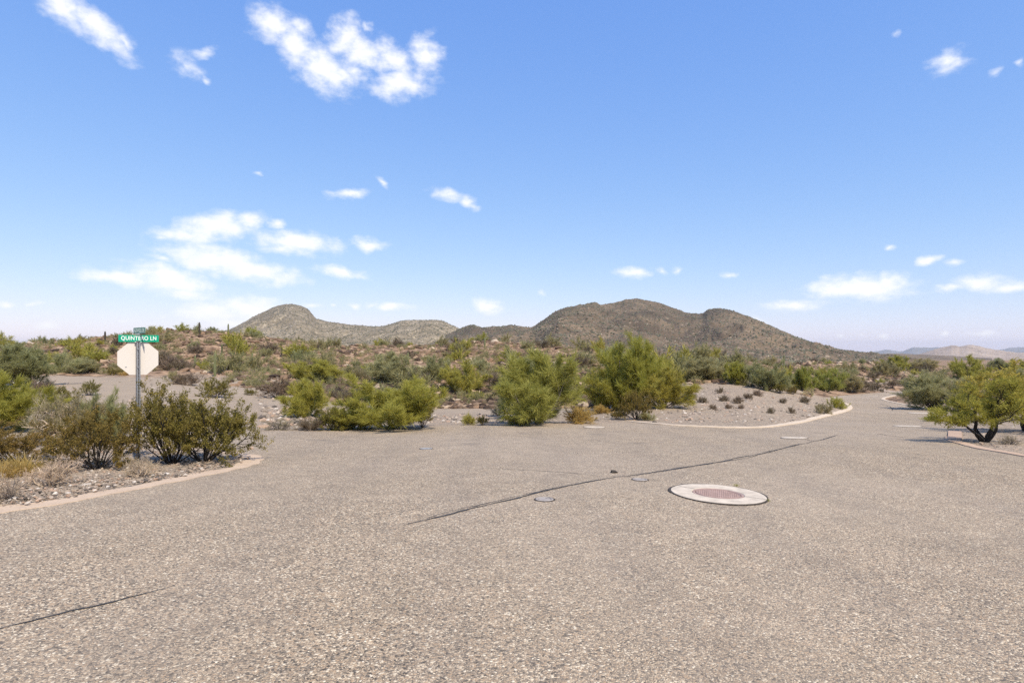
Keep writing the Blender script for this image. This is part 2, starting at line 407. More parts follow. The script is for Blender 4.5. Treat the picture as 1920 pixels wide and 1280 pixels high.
# ------------------------------------------------------------------ terrain heights
def zrow(Y, row): return CAMZ - (row - HY) * Y / F
FARL = [(400, -6), (1800, -37), (7500, -110)]
def knots(col, c):
    fall = lambda Y: -.038 * max(0., (c - CX) / F * Y - .5) if c < 2000 else -.038 * (.835 * Y - .5)
    out = [(.3, 0.), (3., fall(3.)), (7., fall(7.))]
    for Y, kind, v in col:
        z = v if kind == 'z' else zrow(Y, v)
        out.append((Y, min(z, fall(Y)) if Y < 11.5 else z))
    return out + FARL
r_, z_ = 'r', 'z'
COLS = {
    -900: [(11, z_, -.1), (25, z_, -.05), (42, z_, 0), (60, z_, .6), (110, z_, 2.3), (160, z_, 0)],
    -150: [(11, z_, -.1), (25, z_, -.05), (42, z_, 0), (60, z_, .6), (110, z_, 2.0), (160, z_, 0)],
    0: [(10.8, z_, -.12), (17, z_, -.2), (25, z_, -.08), (36, r_, 712), (48, r_, 692), (110, r_, 651), (160, z_, 0)],
    200: [(10.8, z_, -.15), (17, z_, -.3), (25, z_, -.1), (42, r_, 704), (50, r_, 694), (110, r_, 637), (160, z_, 1)],
    330: [(10.8, z_, -.15), (14, z_, -.3), (17, z_, -.42), (25, z_, -.3), (40, r_, 708), (55, r_, 693), (112, r_, 621), (120, r_, 620), (165, z_, 1)],
    420: [(11, z_, -.16), (17, z_, -.46), (25, z_, -.5), (30, r_, 742), (42, r_, 715), (50, r_, 702), (58, r_, 692), (114, r_, 624), (165, z_, 0)],
    520: [(11, z_, -.17), (17, r_, 808), (20, r_, 797), (24, r_, 773), (30, r_, 750), (36, r_, 728), (42, r_, 704), (47, r_, 704), (58, r_, 688), (108, r_, 637), (160, z_, 0)],
    640: [(11, z_, -.18), (18, r_, 807), (21, r_, 796), (26, r_, 774), (31, r_, 758), (36, r_, 752), (40, r_, 736), (45, r_, 720), (52, r_, 711), (70, r_, 681), (98, r_, 654), (118, r_, 651), (165, z_, -2)],
    800: [(11, z_, -.18), (19, r_, 800), (22, r_, 796), (28, r_, 779), (36, r_, 764), (40, r_, 754), (46, r_, 728), (52, r_, 714), (70, r_, 684), (98, r_, 656), (115, r_, 651), (165, z_, -2)],
    930: [(11, z_, -.18), (20.5, r_, 796), (24, r_, 790), (30, r_, 775), (36, r_, 763), (40, r_, 750), (48, r_, 720), (65, r_, 688), (85, r_, 661), (104, r_, 641), (111, r_, 640), (160, z_, -2)],
    1080: [(11, z_, -.18), (20.5, r_, 796), (25, r_, 786), (32, r_, 769), (38, r_, 749), (48, r_, 716), (65, r_, 684), (85, r_, 661), (95, r_, 657), (140, z_, -3)],
    1230: [(11, z_, -.18), (20.5, r_, 797), (24, r_, 783), (28, r_, 765), (34, r_, 740), (42, r_, 712), (52, r_, 693), (65, r_, 682), (90, r_, 676), (140, z_, -4)],
    1400: [(11, z_, -.2), (20, r_, 803), (23, r_, 789), (27, r_, 769), (32, r_, 745), (38, r_, 722), (46, r_, 704), (58, r_, 692), (75, r_, 684), (95, r_, 679), (150, z_, -5)],
    1500: [(11, z_, -.2), (20, r_, 803), (26, r_, 787), (31, r_, 766), (36, r_, 745), (42, r_, 734), (60, r_, 736), (72, r_, 722), (90, r_, 704), (120, r_, 686), (150, r_, 680), (210, z_, -6)],
    1590: [(11, z_, -.2), (20, r_, 804), (28, r_, 784), (36, r_, 768), (46, r_, 755), (58, r_, 743), (66, r_, 738), (75, r_, 728), (90, r_, 708), (118, r_, 688), (150, r_, 679), (210, z_, -6)],
    1680: [(11, z_, -.2), (16, r_, 825), (20, r_, 806), (28, r_, 785), (36, r_, 769), (48, r_, 753), (60, r_, 743), (75, r_, 735), (83, r_, 729), (95, r_, 713), (120, r_, 697), (150, r_, 687), (175, r_, 684), (260, z_, -7)],
    1780: [(11, z_, -.2), (16, r_, 825), (20, r_, 806), (28, r_, 785), (36, r_, 769), (48, r_, 753), (60, r_, 743), (80, r_, 730), (100, r_, 713), (130, r_, 699), (170, r_, 689), (240, z_, -7)],
    1920: [(11, z_, -.2), (16, r_, 824), (20, r_, 804), (28, r_, 781), (40, r_, 757), (60, r_, 736), (90, r_, 713), (140, r_, 698), (190, r_, 690), (280, z_, -8)],
    2700: [(11, z_, -.2), (16, r_, 824), (20, r_, 804), (28, r_, 781), (40, r_, 757), (60, r_, 736), (90, r_, 713), (140, r_, 698), (190, r_, 690), (280, z_, -8)],
}
LY = np.linspace(math.log(.3), math.log(7500), 520)
def pchip(x, y, xi):
    x = np.array(x, float); y = np.array(y, float); h = np.diff(x); d = np.diff(y) / h
    m = np.zeros_like(y); m[0] = d[0]; m[-1] = d[-1]
    for k in range(1, len(x) - 1):
        if d[k - 1] * d[k] > 0:
            w1 = 2 * h[k] + h[k - 1]; w2 = h[k] + 2 * h[k - 1]
            m[k] = (w1 + w2) / (w1 / d[k - 1] + w2 / d[k])
    i = np.clip(np.searchsorted(x, xi) - 1, 0, len(x) - 2); t = (xi - x[i]) / h[i]
    return ((2*t**3-3*t**2+1)*y[i] + (t**3-2*t**2+t)*h[i]*m[i] + (-2*t**3+3*t**2)*y[i+1] + (t**3-t**2)*h[i]*m[i+1])
_cp = sorted(COLS)
_ct = np.array([pchip([math.log(a) for a, _ in knots(COLS[c], c)], [b for _, b in knots(COLS[c], c)], LY) for c in _cp])
PXS = np.arange(-900, 2701, 10.)
TAB = np.array([np.interp(PXS, _cp, _ct[:, k]) for k in range(len(LY))]).T
_ker = np.hanning(11); _ker /= _ker.sum()
_pad = np.pad(TAB, ((5, 5), (0, 0)), mode='edge')
TAB = sum(_ker[k] * _pad[k:k + len(PXS)] for k in range(11))

def hbase(x, y):
    """smooth ground height; x right, y forward"""
    x = np.asarray(x, float); y = np.asarray(y, float)
    r = np.hypot(x, y)
    az = np.arctan2(x, y)
    azc = np.clip(az, -1.01, .98)
    px = np.clip(CX + F * np.tan(azc), -900, 2699.9)
    Y = np.clip(r * np.cos(azc), .31, 7400)
    fi = (px + 900) / 10.; i = np.clip(fi.astype(int), 0, len(PXS) - 2); u = fi - i
    fj = (np.log(Y) - LY[0]) / (LY[1] - LY[0]); j = np.clip(fj.astype(int), 0, len(LY) - 2); v = fj - j
    return (TAB[i, j]*(1-u)*(1-v) + TAB[i+1, j]*u*(1-v) + TAB[i, j+1]*(1-u)*v + TAB[i+1, j+1]*u*v)

_YS = np.exp(np.linspace(math.log(2.2), math.log(420), 3000))
def at(px, row):
    """first ground point seen through photo pixel (px,row)"""
    u = (px - CX) / F; v = (HY - row) / F
    z = CAMZ + v * _YS; g = hbase(u * _YS, _YS)
    k = np.argmax(z <= g)
    if z[k] > g[k]: k = len(_YS) - 1
    k = max(k, 1)
    a = z[k-1] - g[k-1]; b = z[k] - g[k]; t = a / (a - b) if a != b else 0
    Y = _YS[k-1] + t * (_YS[k] - _YS[k-1])
    return np.array([u * Y, Y, float(hbase(u * Y, Y))])

# ------------------------------------------------------------------ road outline
def arc(points, n=8):
    """Catmull-Rom through 2d points"""
    P = [np.array(p, float) for p in points]; P = [2*P[0]-P[1]] + P + [2*P[-1]-P[-2]]
    out = []
    for k in range(1, len(P) - 2):
        for s in range(n):
            t = s / n
            out.append(.5*((2*P[k]) + (-P[k-1]+P[k+1])*t + (2*P[k-1]-5*P[k]+4*P[k+1]-P[k+2])*t*t + (-P[k-1]+3*P[k]-3*P[k+1]+P[k+2])*t**3))
    out.append(P[-2]); return np.array(out)
def ground_line(pix, n=8): return arc([at(*p)[:2] for p in pix], n)

kerb_left_px = [(-330, 1018), (-120, 984), (0, 962), (100, 946), (200, 928), (300, 908), (380, 893), (440, 880), (478, 870), (491, 862), (486, 855), (455, 849), (400, 842), (330, 835)]
kerb_left = ground_line(kerb_left_px)
far_edge = ground_line([(60, 800), (200, 803), (330, 806), (470, 809), (560, 808), (640, 807), (720, 804), (800, 800), (880, 798), (940, 797), (1030, 797), (1110, 795), (1176, 791)], 6)
kerb_mid = ground_line([(1176, 791), (1240, 796), (1300, 799.5), (1380, 802), (1450, 800), (1500, 793), (1545, 782), (1578, 774), (1593, 769), (1598, 764), (1592, 758), (1574, 753), (1556, 750)])
far_road = ground_line([(1540, 747), (1560, 744), (1600, 739.5), (1650, 736), (1700, 732.5), (1740, 730.5)], 6)
kerb_right_far = ground_line([(1760, 733.5), (1705, 738), (1672, 742), (1653, 747), (1660, 751), (1692, 758), (1738, 766), (1764, 777), (1776, 789), (1779, 802), (1774, 818)], 8)
kerb_right = ground_line([(1772, 819), (1776, 825), (1790, 830), (1832, 841), (1880, 849), (1920, 856), (2010, 868), (2150, 884)], 8)
left_tail = np.array([[-9.5, 1.0], [-9.5, -14]]); right_tail = np.array([[kerb_right[-1][0] + 8, kerb_right[-1][1] - 1.4], [26, 6], [14, -3], [12, -14]])
OUT = np.vstack([kerb_left[::1], far_edge, kerb_mid[1:], far_road, kerb_right_far, kerb_right, right_tail, left_tail[::-1]])
_keep = [0]
for k in range(1, len(OUT)):
    if np.hypot(*(OUT[k] - OUT[_keep[-1]])) > .03: _keep.append(k)
OUT = OUT[_keep]

def inside(poly, x, y):
    x = np.asarray(x); y = np.asarray(y); c = np.zeros(x.shape, bool)
    n = len(poly)
    for k in range(n):
        x1, y1 = poly[k]; x2, y2 = poly[(k + 1) % n]
        if y1 == y2: continue
        hit = ((y1 > y) != (y2 > y)) & (x < (x2 - x1) * (y - y1) / (y2 - y1) + x1)
        c ^= hit
    return c
def dist_line(poly, x, y, closed=True):
    d = np.full(np.shape(x), 1e9); n = len(poly)
    for k in range(n if closed else n - 1):
        a = poly[k]; b = poly[(k + 1) % n]; ab = b - a; l2 = max(ab @ ab, 1e-9)
        t = np.clip(((x - a[0]) * ab[0] + (y - a[1]) * ab[1]) / l2, 0, 1)
        d = np.minimum(d, np.hypot(x - a[0] - t * ab[0], y - a[1] - t * ab[1]))
    return d

# graded dirt track crossing behind the roadside bushes
TRACK = np.array([at(*p)[:2] for p in [(1010, 772), (930, 772), (850, 771), (760, 768), (660, 762), (560, 756), (480, 748), (420, 735), (370, 722), (300, 712), (220, 713), (130, 716), (0, 722)]])

def hground(x, y, detail=True):
    z = hbase(x, y)
    if not detail: return z
    r = np.hypot(x, y)
    hill = smooth(34, 60, r)
    z = z + fbm(x * .55, y * .55, 4) * .10 * smooth(8, 14, r) * (1 - hill * .2)
    z = z + (fbm(x * .16, y * .16, 5, .6) * 1.5 + fbm(x * .7, y * .7, 3) * .38) * hill * (1 - smooth(300, 500, r))
    return z

def build_ground():
    fr = np.radians(44)
    az = np.concatenate([np.linspace(-math.pi, -fr - .03, 70, endpoint=False), np.linspace(-fr, fr, 900), np.linspace(fr + .03, math.pi, 70)])
    rr = np.concatenate([[.4, 1.2, 2.2, 3.2], np.exp(np.linspace(math.log(4), math.log(9), 26, endpoint=False)),
                         np.exp(np.linspace(math.log(9), math.log(34), 150, endpoint=False)), np.exp(np.linspace(math.log(34), math.log(210), 230, endpoint=False)),
                         np.exp(np.linspace(math.log(210), math.log(7400), 60))])
    A, R = np.meshgrid(az, rr)
    x = R * np.sin(A); y = R * np.cos(A)
    near = R < 100
    ins = np.zeros(x.shape, bool); dd = np.full(x.shape, 99.)
    ins[near] = inside(OUT, x[near], y[near]); dd[near] = dist_line(OUT, x[near], y[near])
    sd = np.where(ins, -dd, dd)
    dt = np.full(x.shape, 99.); dt[near] = dist_line(TRACK, x[near], y[near], False)
    wob = fbm(x * .8, y * .8, 3)
    track = 1 - smooth(1.3, 2.8, dt + wob * 1.6)
    zb = hbase(x, y); zd = hground(x, y)
    w = smooth(0, 1.6, sd) * (1 - .85 * track)
    z = zb + (zd - zb) * w
    z = z - .10 * (1 - smooth(-.30, .06, sd))       # sinks under the pavement sheet
    z = z + .02 * smooth(.25, .8, sd) * (sd < 50)
    v = np.stack([x, y, z], -1).reshape(-1, 3)
    nr, na = x.shape
    i = np.arange(nr - 1)[:, None] * na + np.arange(na)[None, :]
    j = np.arange(nr - 1)[:, None] * na + (np.arange(na)[None, :] + 1) % na
    f = np.stack([i, i + na, j + na, j], -1).reshape(-1, 4)
    me = make_mesh('ground', v, f[:, ::-1], smooth_shade=True, mats=[M['ground']])
    px = CX + F * x / np.maximum(y, .1)
    rock = smooth(.3, .62, smooth(38, 62, R) + fbm(x * .3, y * .3, 4) * .9) * (1 - track)
    bankz = smooth(30, 36, R) * smooth(480, 640, px) * (1 - smooth(1180, 1260, px))
    rock = np.maximum(rock, bankz * smooth(-.1, .25, fbm(x * .4, y * .4, 4) + .05)) * (1 - track)
    rock = rock * (1 - .9 * smooth(1330, 1420, px) * (1 - smooth(44, 60, R)))
    leftflat = (1 - smooth(380, 520, px)) * (1 - smooth(44, 54, R))
    rock = rock * (1 - leftflat)
    pth = np.maximum(track, leftflat * smooth(20, 26, R) * .85)
    pale = smooth(1600, 1660, px) * smooth(78, 90, R) * (1 - smooth(108, 140, R)) * smooth(-.12, .12, fbm(x * .15, y * .15, 4)) * .9
    var = smooth(35, 38, R) * (1 - smooth(56, 70, R)) * smooth(540, 620, px) * (1 - smooth(1120, 1200, px)) * smooth(-.12, .14, fbm(x * .22 + 4, y * .22, 4) + .06) * (1 - track)
    var = np.maximum(var, .8 * smooth(40, 60, R) * (1 - smooth(120, 150, R)) * smooth(.06, .2, fbm(x * .13 + 9, y * .13, 4)))
    add_attr(me, 'varnish', var.ravel())
    add_attr(me, 'rocky', rock.ravel()); add_attr(me, 'path', np.clip(pth, 0, 1).ravel()); add_attr(me, 'pale', pale.ravel())
    o = link('ground', me); tag(o, 'tan gravelly desert ground with low rocky rises', 'ground', kind='structure')
    return o
build_ground()

def triangulated(name, outline, mat, zoff, extra=None):
    pts = [Vector((float(a), float(b))) for a, b in outline]
    n = len(pts); edges = [(k, (k + 1) % n) for k in range(n)]
    if extra is not None: pts += [Vector((float(a), float(b))) for a, b in extra]
    vs, es, fs, *_ = delaunay_2d_cdt(pts, edges, [], 1, 1e-5)
    v = np.array([(p.x, p.y) for p in vs]); f = np.array([t for t in fs if len(t) == 3])
    a, b, c = v[f[:, 0]], v[f[:, 1]], v[f[:, 2]]
    area = (b[:, 0]-a[:, 0])*(c[:, 1]-a[:, 1]) - (b[:, 1]-a[:, 1])*(c[:, 0]-a[:, 0])
    f[area < 0] = f[area < 0][:, ::-1]
    z = hbase(v[:, 0], v[:, 1]) + zoff
    return make_mesh(name, np.column_stack([v, z]), f, smooth_shade=True, mats=[mat])
def road_points():
    az = np.linspace(-1.2, 1.2, 150); rr = np.exp(np.linspace(math.log(1.5), math.log(110), 90))
    A, R = np.meshgrid(az, rr); x = (R * np.sin(A)).ravel(); y = (R * np.cos(A)).ravel()
    k = inside(OUT, x, y) & (dist_line(OUT, x, y) > .15)
    return np.column_stack([x, y])[k]
road = link('road', triangulated('road', OUT, M['road'], 0.0, road_points()))
tag(road, 'wide worn chip seal road junction of pale mixed gravel', 'road', kind='structure')

# kerbs: flush concrete ribbons along the pavement edge
def kerb_material(name, col, dust):
    m, nt, N, L, b = new_mat(name)
    g = N.new('ShaderNodeNewGeometry')
    n = noise_n(N, L, g.outputs['Position'], 3.0, 6, .7); n2 = noise_n(N, L, g.outputs['Position'], 60, 3, .6)
    c = mixc(N, L, maprange(N, L, n.outputs['Fac'], .35, .65), col, dust)
    sp = maprange(N, L, n2.outputs['Fac'], .58, .70, 0, .7)
    c = mixc(N, L, sp, c, (.16, .12, .09))
    L.new(c, b.inputs['Base Color']); b.inputs['Roughness'].default_value = .92; b.inputs['Specular IOR Level'].default_value = .2
    bm = N.new('ShaderNodeBump'); bm.inputs['Distance'].default_value = .006; L.new(n2.outputs['Fac'], bm.inputs['Height']); L.new(bm.outputs[0], b.inputs['Normal'])
    return m
M['kerb_sand'] = kerb_material('sandy_kerb', (.46, .345, .245), (.52, .40, .29))
M['kerb_pink'] = kerb_material('pinkish_kerb', (.43, .30, .205), (.48, .35, .25))
M['kerb_cream'] = kerb_material('cream_kerb', (.50, .40, .29), (.60, .49, .37))

def strip(name, line, off0, off1, z0, mat, label, ragged=0., raised=.025, taper=0):
    P = np.asarray(line); seg = np.hypot(*np.diff(P, axis=0).T); s = np.concatenate([[0], np.cumsum(seg)])
    n = max(8, int(s[-1] / .10)); t = np.linspace(0, s[-1], n)
    P = np.column_stack([np.interp(t, s, P[:, 0]), np.interp(t, s, P[:, 1])])
    T = np.gradient(P, axis=0); T /= np.linalg.norm(T, axis=1)[:, None] + 1e-9; Nn = np.column_stack([-T[:, 1], T[:, 0]])
    jag = ragged * (fbm(t * 1.7, t * 0 + 3.3, 4) * 2)
    jag2 = ragged * .35 * (fbm(t * 4.1, t * 0 + 8.3, 3) * 2)
    w = np.ones(n)
    if taper: w = np.minimum(1, (t[-1] - t) / taper) * .9 + .1
    offs = [off0 + jag2, off0 + .02 + jag2, off1 * w + jag - .02, off1 * w + jag]
    hz = [z0 - .08, raised, raised, -.08]
    rows = []
    for o_, h in zip(offs, hz):
        q = P + Nn * np.asarray(o_)[:, None]
        rows.append(np.column_stack([q, hbase(q[:, 0], q[:, 1]) + h]))
    v = np.stack(rows, 1).reshape(-1, 3); f = []
    for k in range(3):
        a = np.arange(n - 1) * 4 + k
        f.append(np.column_stack([a, a + 4, a + 5, a + 1]))
    me = make_mesh(name, v, np.vstack(f), mats=[mat])
    o = link(name, me); tag(o, label, 'kerb', kind='structure')
    return o
# the outline runs clockwise seen from above, so the verge lies to the left of travel
strip('kerb', kerb_left, -.03, .30, 0, M['kerb_sand'], 'sand covered flush kerb curving round the street sign corner', ragged=.22, raised=.008)
strip('kerb', kerb_mid, -.03, .29, 0, M['kerb_cream'], 'cream concrete kerb curving round the gravel mound', ragged=.08, raised=.03)
strip('kerb', kerb_right_far[:-24], -.03, .28, 0, M['kerb_cream'], 'cream kerb round the far inside bend of the road', ragged=.08, raised=.03)
strip('kerb', kerb_right, -.03, .27, 0, M['kerb_pink'], 'pinkish kerb under the dark trunked tree', ragged=.08, raised=.02)
def slab():
    c = [at(1777, 824), at(1804, 825.5), at(1803, 810), at(1778, 809)]
    v = np.array([[p[0], p[1], p[2] + .035] for p in c] + [[p[0], p[1], p[2] - .1] for p in c])
    f = np.array([[0, 1, 2, 3], [0, 4, 5, 1], [1, 5, 6, 2], [2, 6, 7, 3], [3, 7, 4, 0]])
    o = link('kerb_apron', make_mesh('kerb_apron', v, f, mats=[kerb_material('apron_concrete', (.40, .28, .20), (.45, .32, .23))])); tag(o, 'square pinkish concrete apron at the kerb end', 'apron', kind='structure')
slab()

# ------------------------------------------------------------------ cracks, covers and patches in the road
M['tar'] = plain('crack_sealant', (.045, .042, .04), .8, var=.35, scale=9)
M['gap'] = plain('dark_joint_and_hollow', (.055, .045, .038), .95, var=.4, scale=30)
def crack(pix, w0, w1, seed, z=.005, dup=False, label='dark sealed crack'):
    L = ground_line(pix, 30); seg = np.hypot(*np.diff(L, axis=0).T); s = np.concatenate([[0], np.cumsum(seg)])
    n = int(s[-1] / .025); t = np.linspace(0, s[-1], n)
    P = np.column_stack([np.interp(t, s, L[:, 0]), np.interp(t, s, L[:, 1])])
    T = np.gradient(P, axis=0); T /= np.linalg.norm(T, axis=1)[:, None]; Nn = np.column_stack([-T[:, 1], T[:, 0]])
    P = P + Nn * (fbm(t * 1.3 + seed, t * 0 + seed, 4) * .10 + fbm(t * 9 + seed, t * 0 + seed, 3) * .03)[:, None]
    w = (w0 + (w1 - w0) * np.clip(fbm(t * 2.1 + seed * 3, t * 0 + 1.7, 4) * 2.2 + .5, 0, 1)) * np.minimum(1, np.minimum(t, t[-1] - t) / .5 + .12)
    w = w * (.55 + .9 * np.clip(fbm(t * 14 + seed, t * 0 + 5, 3) + .5, 0, 1))
    a = P + Nn * w[:, None] / 2; b = P - Nn * w[:, None] / 2
    v = np.vstack([np.column_stack([a, hbase(a[:, 0], a[:, 1]) + z]), np.column_stack([b, hbase(b[:, 0], b[:, 1]) + z])])
    k = np.arange(n - 1); f = np.column_stack([k, k + n, k + n + 1, k + 1])
    o = link('crack', make_mesh('crack', v, f, mats=[M['tar']]), road); o['label'] = label
crack([(752, 984), (830, 966), (900, 948), (1000, 926), (1080, 908), (1150, 895), (1185, 893)], .008, .05, 1.1, label='long dark sealed crack running to the right')
crack([(765, 981), (850, 958), (930, 940), (1010, 921), (1090, 905)], .004, .022, 5.2, z=.006)
crack([(1165, 894), (1200, 889), (1280, 876), (1350, 865), (1430, 849), (1500, 833), (1545, 823), (1570, 815)], .012, .055, 2.4)
crack([(1185, 892), (1260, 881), (1340, 868), (1420, 853), (1505, 831)], .004, .03, 7.7, z=.006)
crack([(1505, 823), (1530, 827), (1545, 824)], .004, .03, 4.7, z=.007)
crack([(905, 877), (980, 881), (1060, 885), (1110, 891), (1180, 893)], .004, .024, 3.3)
crack([(1180, 893), (1225, 900), (1256, 907)], .003, .012, 6.3)
crack([(-60, 1192), (0, 1178), (80, 1158), (150, 1142), (200, 1132), (250, 1120), (330, 1099)], .012, .03, 8.1, label='thin brown crack across the near left corner')
crack([(1640, 812), (1680, 818), (1730, 822), (1772, 824)], .01, .05, 9.4)
crack([(1650, 757), (1668, 762), (1675, 770)], .02, .06, 11.4)

def ring_mesh(name, r0, r1, z_top, z_bot, mat, n=56, bev=.012, rag=0., seed=0):
    a = np.linspace(0, 2 * math.pi, n, endpoint=False)
    j = rag * fbm(a * 3 + seed, a * 0 + seed, 3) * 2
    prof = [(r0, z_bot), (r0, z_top - bev), (r0 + bev, z_top), (r1 - bev, z_top), (r1, z_top - bev), (r1, z_bot)]
    v = []
    for k, (r, z) in enumerate(prof):
        rr = r + (j if k >= 3 else 0)
        v.append(np.column_stack([rr * np.cos(a), rr * np.sin(a), np.full(n, z)]))
    v = np.vstack(v); f = []
    for k in range(len(prof) - 1):
        i = np.arange(n); q = (i + 1) % n
        f.append(np.column_stack([k * n + i, (k + 1) * n + i, (k + 1) * n + q, k * n + q]))
    return make_mesh(name, v, np.vstack(f)[:, ::-1], mats=[mat])
def disc_mesh(name, r, z, zb, mat, n=48, bev=.01):
    a = np.linspace(0, 2 * math.pi, n, endpoint=False)
    rows = [(r, zb), (r, z - bev), (r - bev, z)]
    v = np.vstack([np.column_stack([q * np.cos(a), q * np.sin(a), np.full(n, h)]) for q, h in rows]); f4 = []
    i = np.arange(n); q = (i + 1) % n
    for k in range(2): f4.append(np.column_stack([k * n + i, k * n + q, (k + 1) * n + q, (k + 1) * n + i]))
    v = np.vstack([v, [[0, 0, z]]])
    f3 = np.column_stack([2 * n + i, 2 * n + q, np.full(n, 3 * n)])
    return make_mesh(name, v, [np.vstack(f4), f3], mats=[mat])
def lay(o, p):
    """stand a thing on the sloping pavement at p"""
    e = .2
    dx = float(hbase(p[0] + e, p[1]) - hbase(p[0] - e, p[1])) / (2 * e); dy = float(hbase(p[0], p[1] + e) - hbase(p[0], p[1] - e)) / (2 * e)
    nrm = Vector((-dx, -dy, 1)).normalized()
    o.rotation_euler = nrm.to_track_quat('Z', 'Y').to_euler(); o.location = p
M['collar'] = plain('collar_concrete', (.50, .425, .335), .9, var=.14, scale=6, bump=.005)
def iron_material():
    m, nt, N, L, b = new_mat('manhole_iron')
    tc = N.new('ShaderNodeTexCoord'); n = noise_n(N, L, tc.outputs['Object'], 12, 5, .6)
    c = mixc(N, L, maprange(N, L, n.outputs['Fac'], .3, .7), (.235, .155, .125), (.36, .245, .205))
    L.new(c, b.inputs['Base Color']); b.inputs['Roughness'].default_value = .85
    return m
M['iron'] = iron_material()
M['valve'] = plain('valve_iron', (.30, .265, .235), .85, var=.2, scale=12)
def manhole():
    root = bpy.data.objects.new('manhole', None); COL.objects.link(root)
    tag(root, 'round manhole with wide cream concrete collar and pinkish iron cover', 'manhole')
    R = 187 / 2 / 1.055 * 7.82 / F
    link('joint', ring_mesh('joint', R - .01, R + .018, .012, -.06, M['gap'], bev=.003, rag=.02, seed=4), root)
    col = link('collar', ring_mesh('collar', R * .535, R, .014, -.1, M['collar'], n=72, rag=.008), root)
    for an, ln in ((math.radians(215), 1.0), (math.radians(20), .9)):
        c, s = math.cos(an), math.sin(an); r0, r1, w = R * .545, R * (.545 + .44 * ln), .004
        v = [(r0*c - w*s, r0*s + w*c, .0165), (r1*c - w*s, r1*s + w*c, .0165), (r1*c + w*s, r1*s - w*c, .0165), (r0*c + w*s, r0*s - w*c, .0165)]
        link('collar_crack', make_mesh('collar_crack', v, np.array([[0, 3, 2, 1]]), mats=[M['gap']]), col)
    link('frame_ring', ring_mesh('frame_ring', R * .475, R * .535, .011, -.1, M['iron'], bev=.004), root)
    cov = link('cover', disc_mesh('cover', R * .47, .008, -.05, M['iron']), root)
    # raised checker studs
    vs, fs = [], []
    g = np.arange(-7, 8) * (R * .47 / 7.6)
    for a in g:
        for b_ in g:
            if math.hypot(a, b_) > R * .43: continue
            h = .008; k = len(vs)
            vs += [(a-h, b_-h, .008), (a+h, b_-h, .008), (a+h, b_+h, .008), (a-h, b_+h, .008), (a-h*.7, b_-h*.7, .0105), (a+h*.7, b_-h*.7, .0105), (a+h*.7, b_+h*.7, .014), (a-h*.7, b_+h*.7, .0105)]
            fs += [(k+4, k+5, k+6, k+7), (k, k+1, k+5, k+4), (k+1, k+2, k+6, k+5), (k+2, k+3, k+7, k+6), (k+3, k, k+4, k+7)]
    o = link('stud_pattern', make_mesh('stud_pattern', np.array(vs), np.array(fs), mats=[M['iron']]), cov)
    link('rim', ring_mesh('rim', R * .435, R * .462, .013, .0, M['iron'], bev=.003), cov)
    lay(root, at(1346, 926))
manhole()
def valve(px, row, wpx, label, mat, name='valve_cover', collar=None):
    p = at(px, row); R = wpx / 2 * p[1] / F / math.sqrt(1 + ((px - CX) / F) ** 2)
    root = bpy.data.objects.new(name, None); COL.objects.link(root); tag(root, label, 'utility cover' if collar is None else 'manhole')
    if collar is None:
        link('joint', ring_mesh('joint', R * .94, R * 1.12, .006, -.05, M['gap'], bev=.002, rag=.01), root)
        link('frame_ring', ring_mesh('frame_ring', R * .72, R * .95, .010, -.05, mat, bev=.003), root)
        lid = link('lid', disc_mesh('lid', R * .70, .008, -.05, mat), root)
        link('pick_slot', make_mesh('pick_slot', np.array([(-R*.15, -R*.5, .0095), (R*.15, -R*.5, .0095), (R*.15, -R*.4, .0095), (-R*.15, -R*.4, .0095)]), np.array([[0, 1, 2, 3]]), mats=[M['gap']]), lid)
    else:
        link('joint', ring_mesh('joint', R * .98, R * 1.05, .008, -.05, M['gap'], bev=.002, rag=.02), root)
        link('collar', ring_mesh('collar', R * .42, R, .016, -.05, M['collar'], bev=.006), root)
        link('cover', disc_mesh('cover', R * .41, .010, -.05, collar), root)
    lay(root, p)
valve(1021, 936, 36, 'grey round valve cover below the long crack', M['valve'])
valve(1200, 899, 30, 'grey round valve cover beside the crack fork', M['valve'])
valve(799, 841, 24, 'faint bluish valve cover far left on the road', plain('bluish_valve_iron', (.29, .285, .28), .85, var=.1))
M['pale_cover'] = plain('pale_cover', (.44, .37, .29), .85, var=.08)
valve(1489, 821, 50, 'white collared manhole beside the end of the dark crack', M['iron'], 'manhole', M['pale_cover'])
valve(1701, 799, 54, 'white collared manhole left of the pinkish apron', M['iron'], 'manhole', M['pale_cover'])
valve(1722, 774.5, 40, 'white collared manhole nearest the far bend', M['iron'], 'manhole', M['pale_cover'])
valve(1114, 801, 40, 'white collared manhole near the dry golden shrub', M['iron'], 'manhole', M['pale_cover'])
valve(1632, 742, 30, 'white collared manhole far up the bending road', M['iron'], 'manhole', M['pale_cover'])

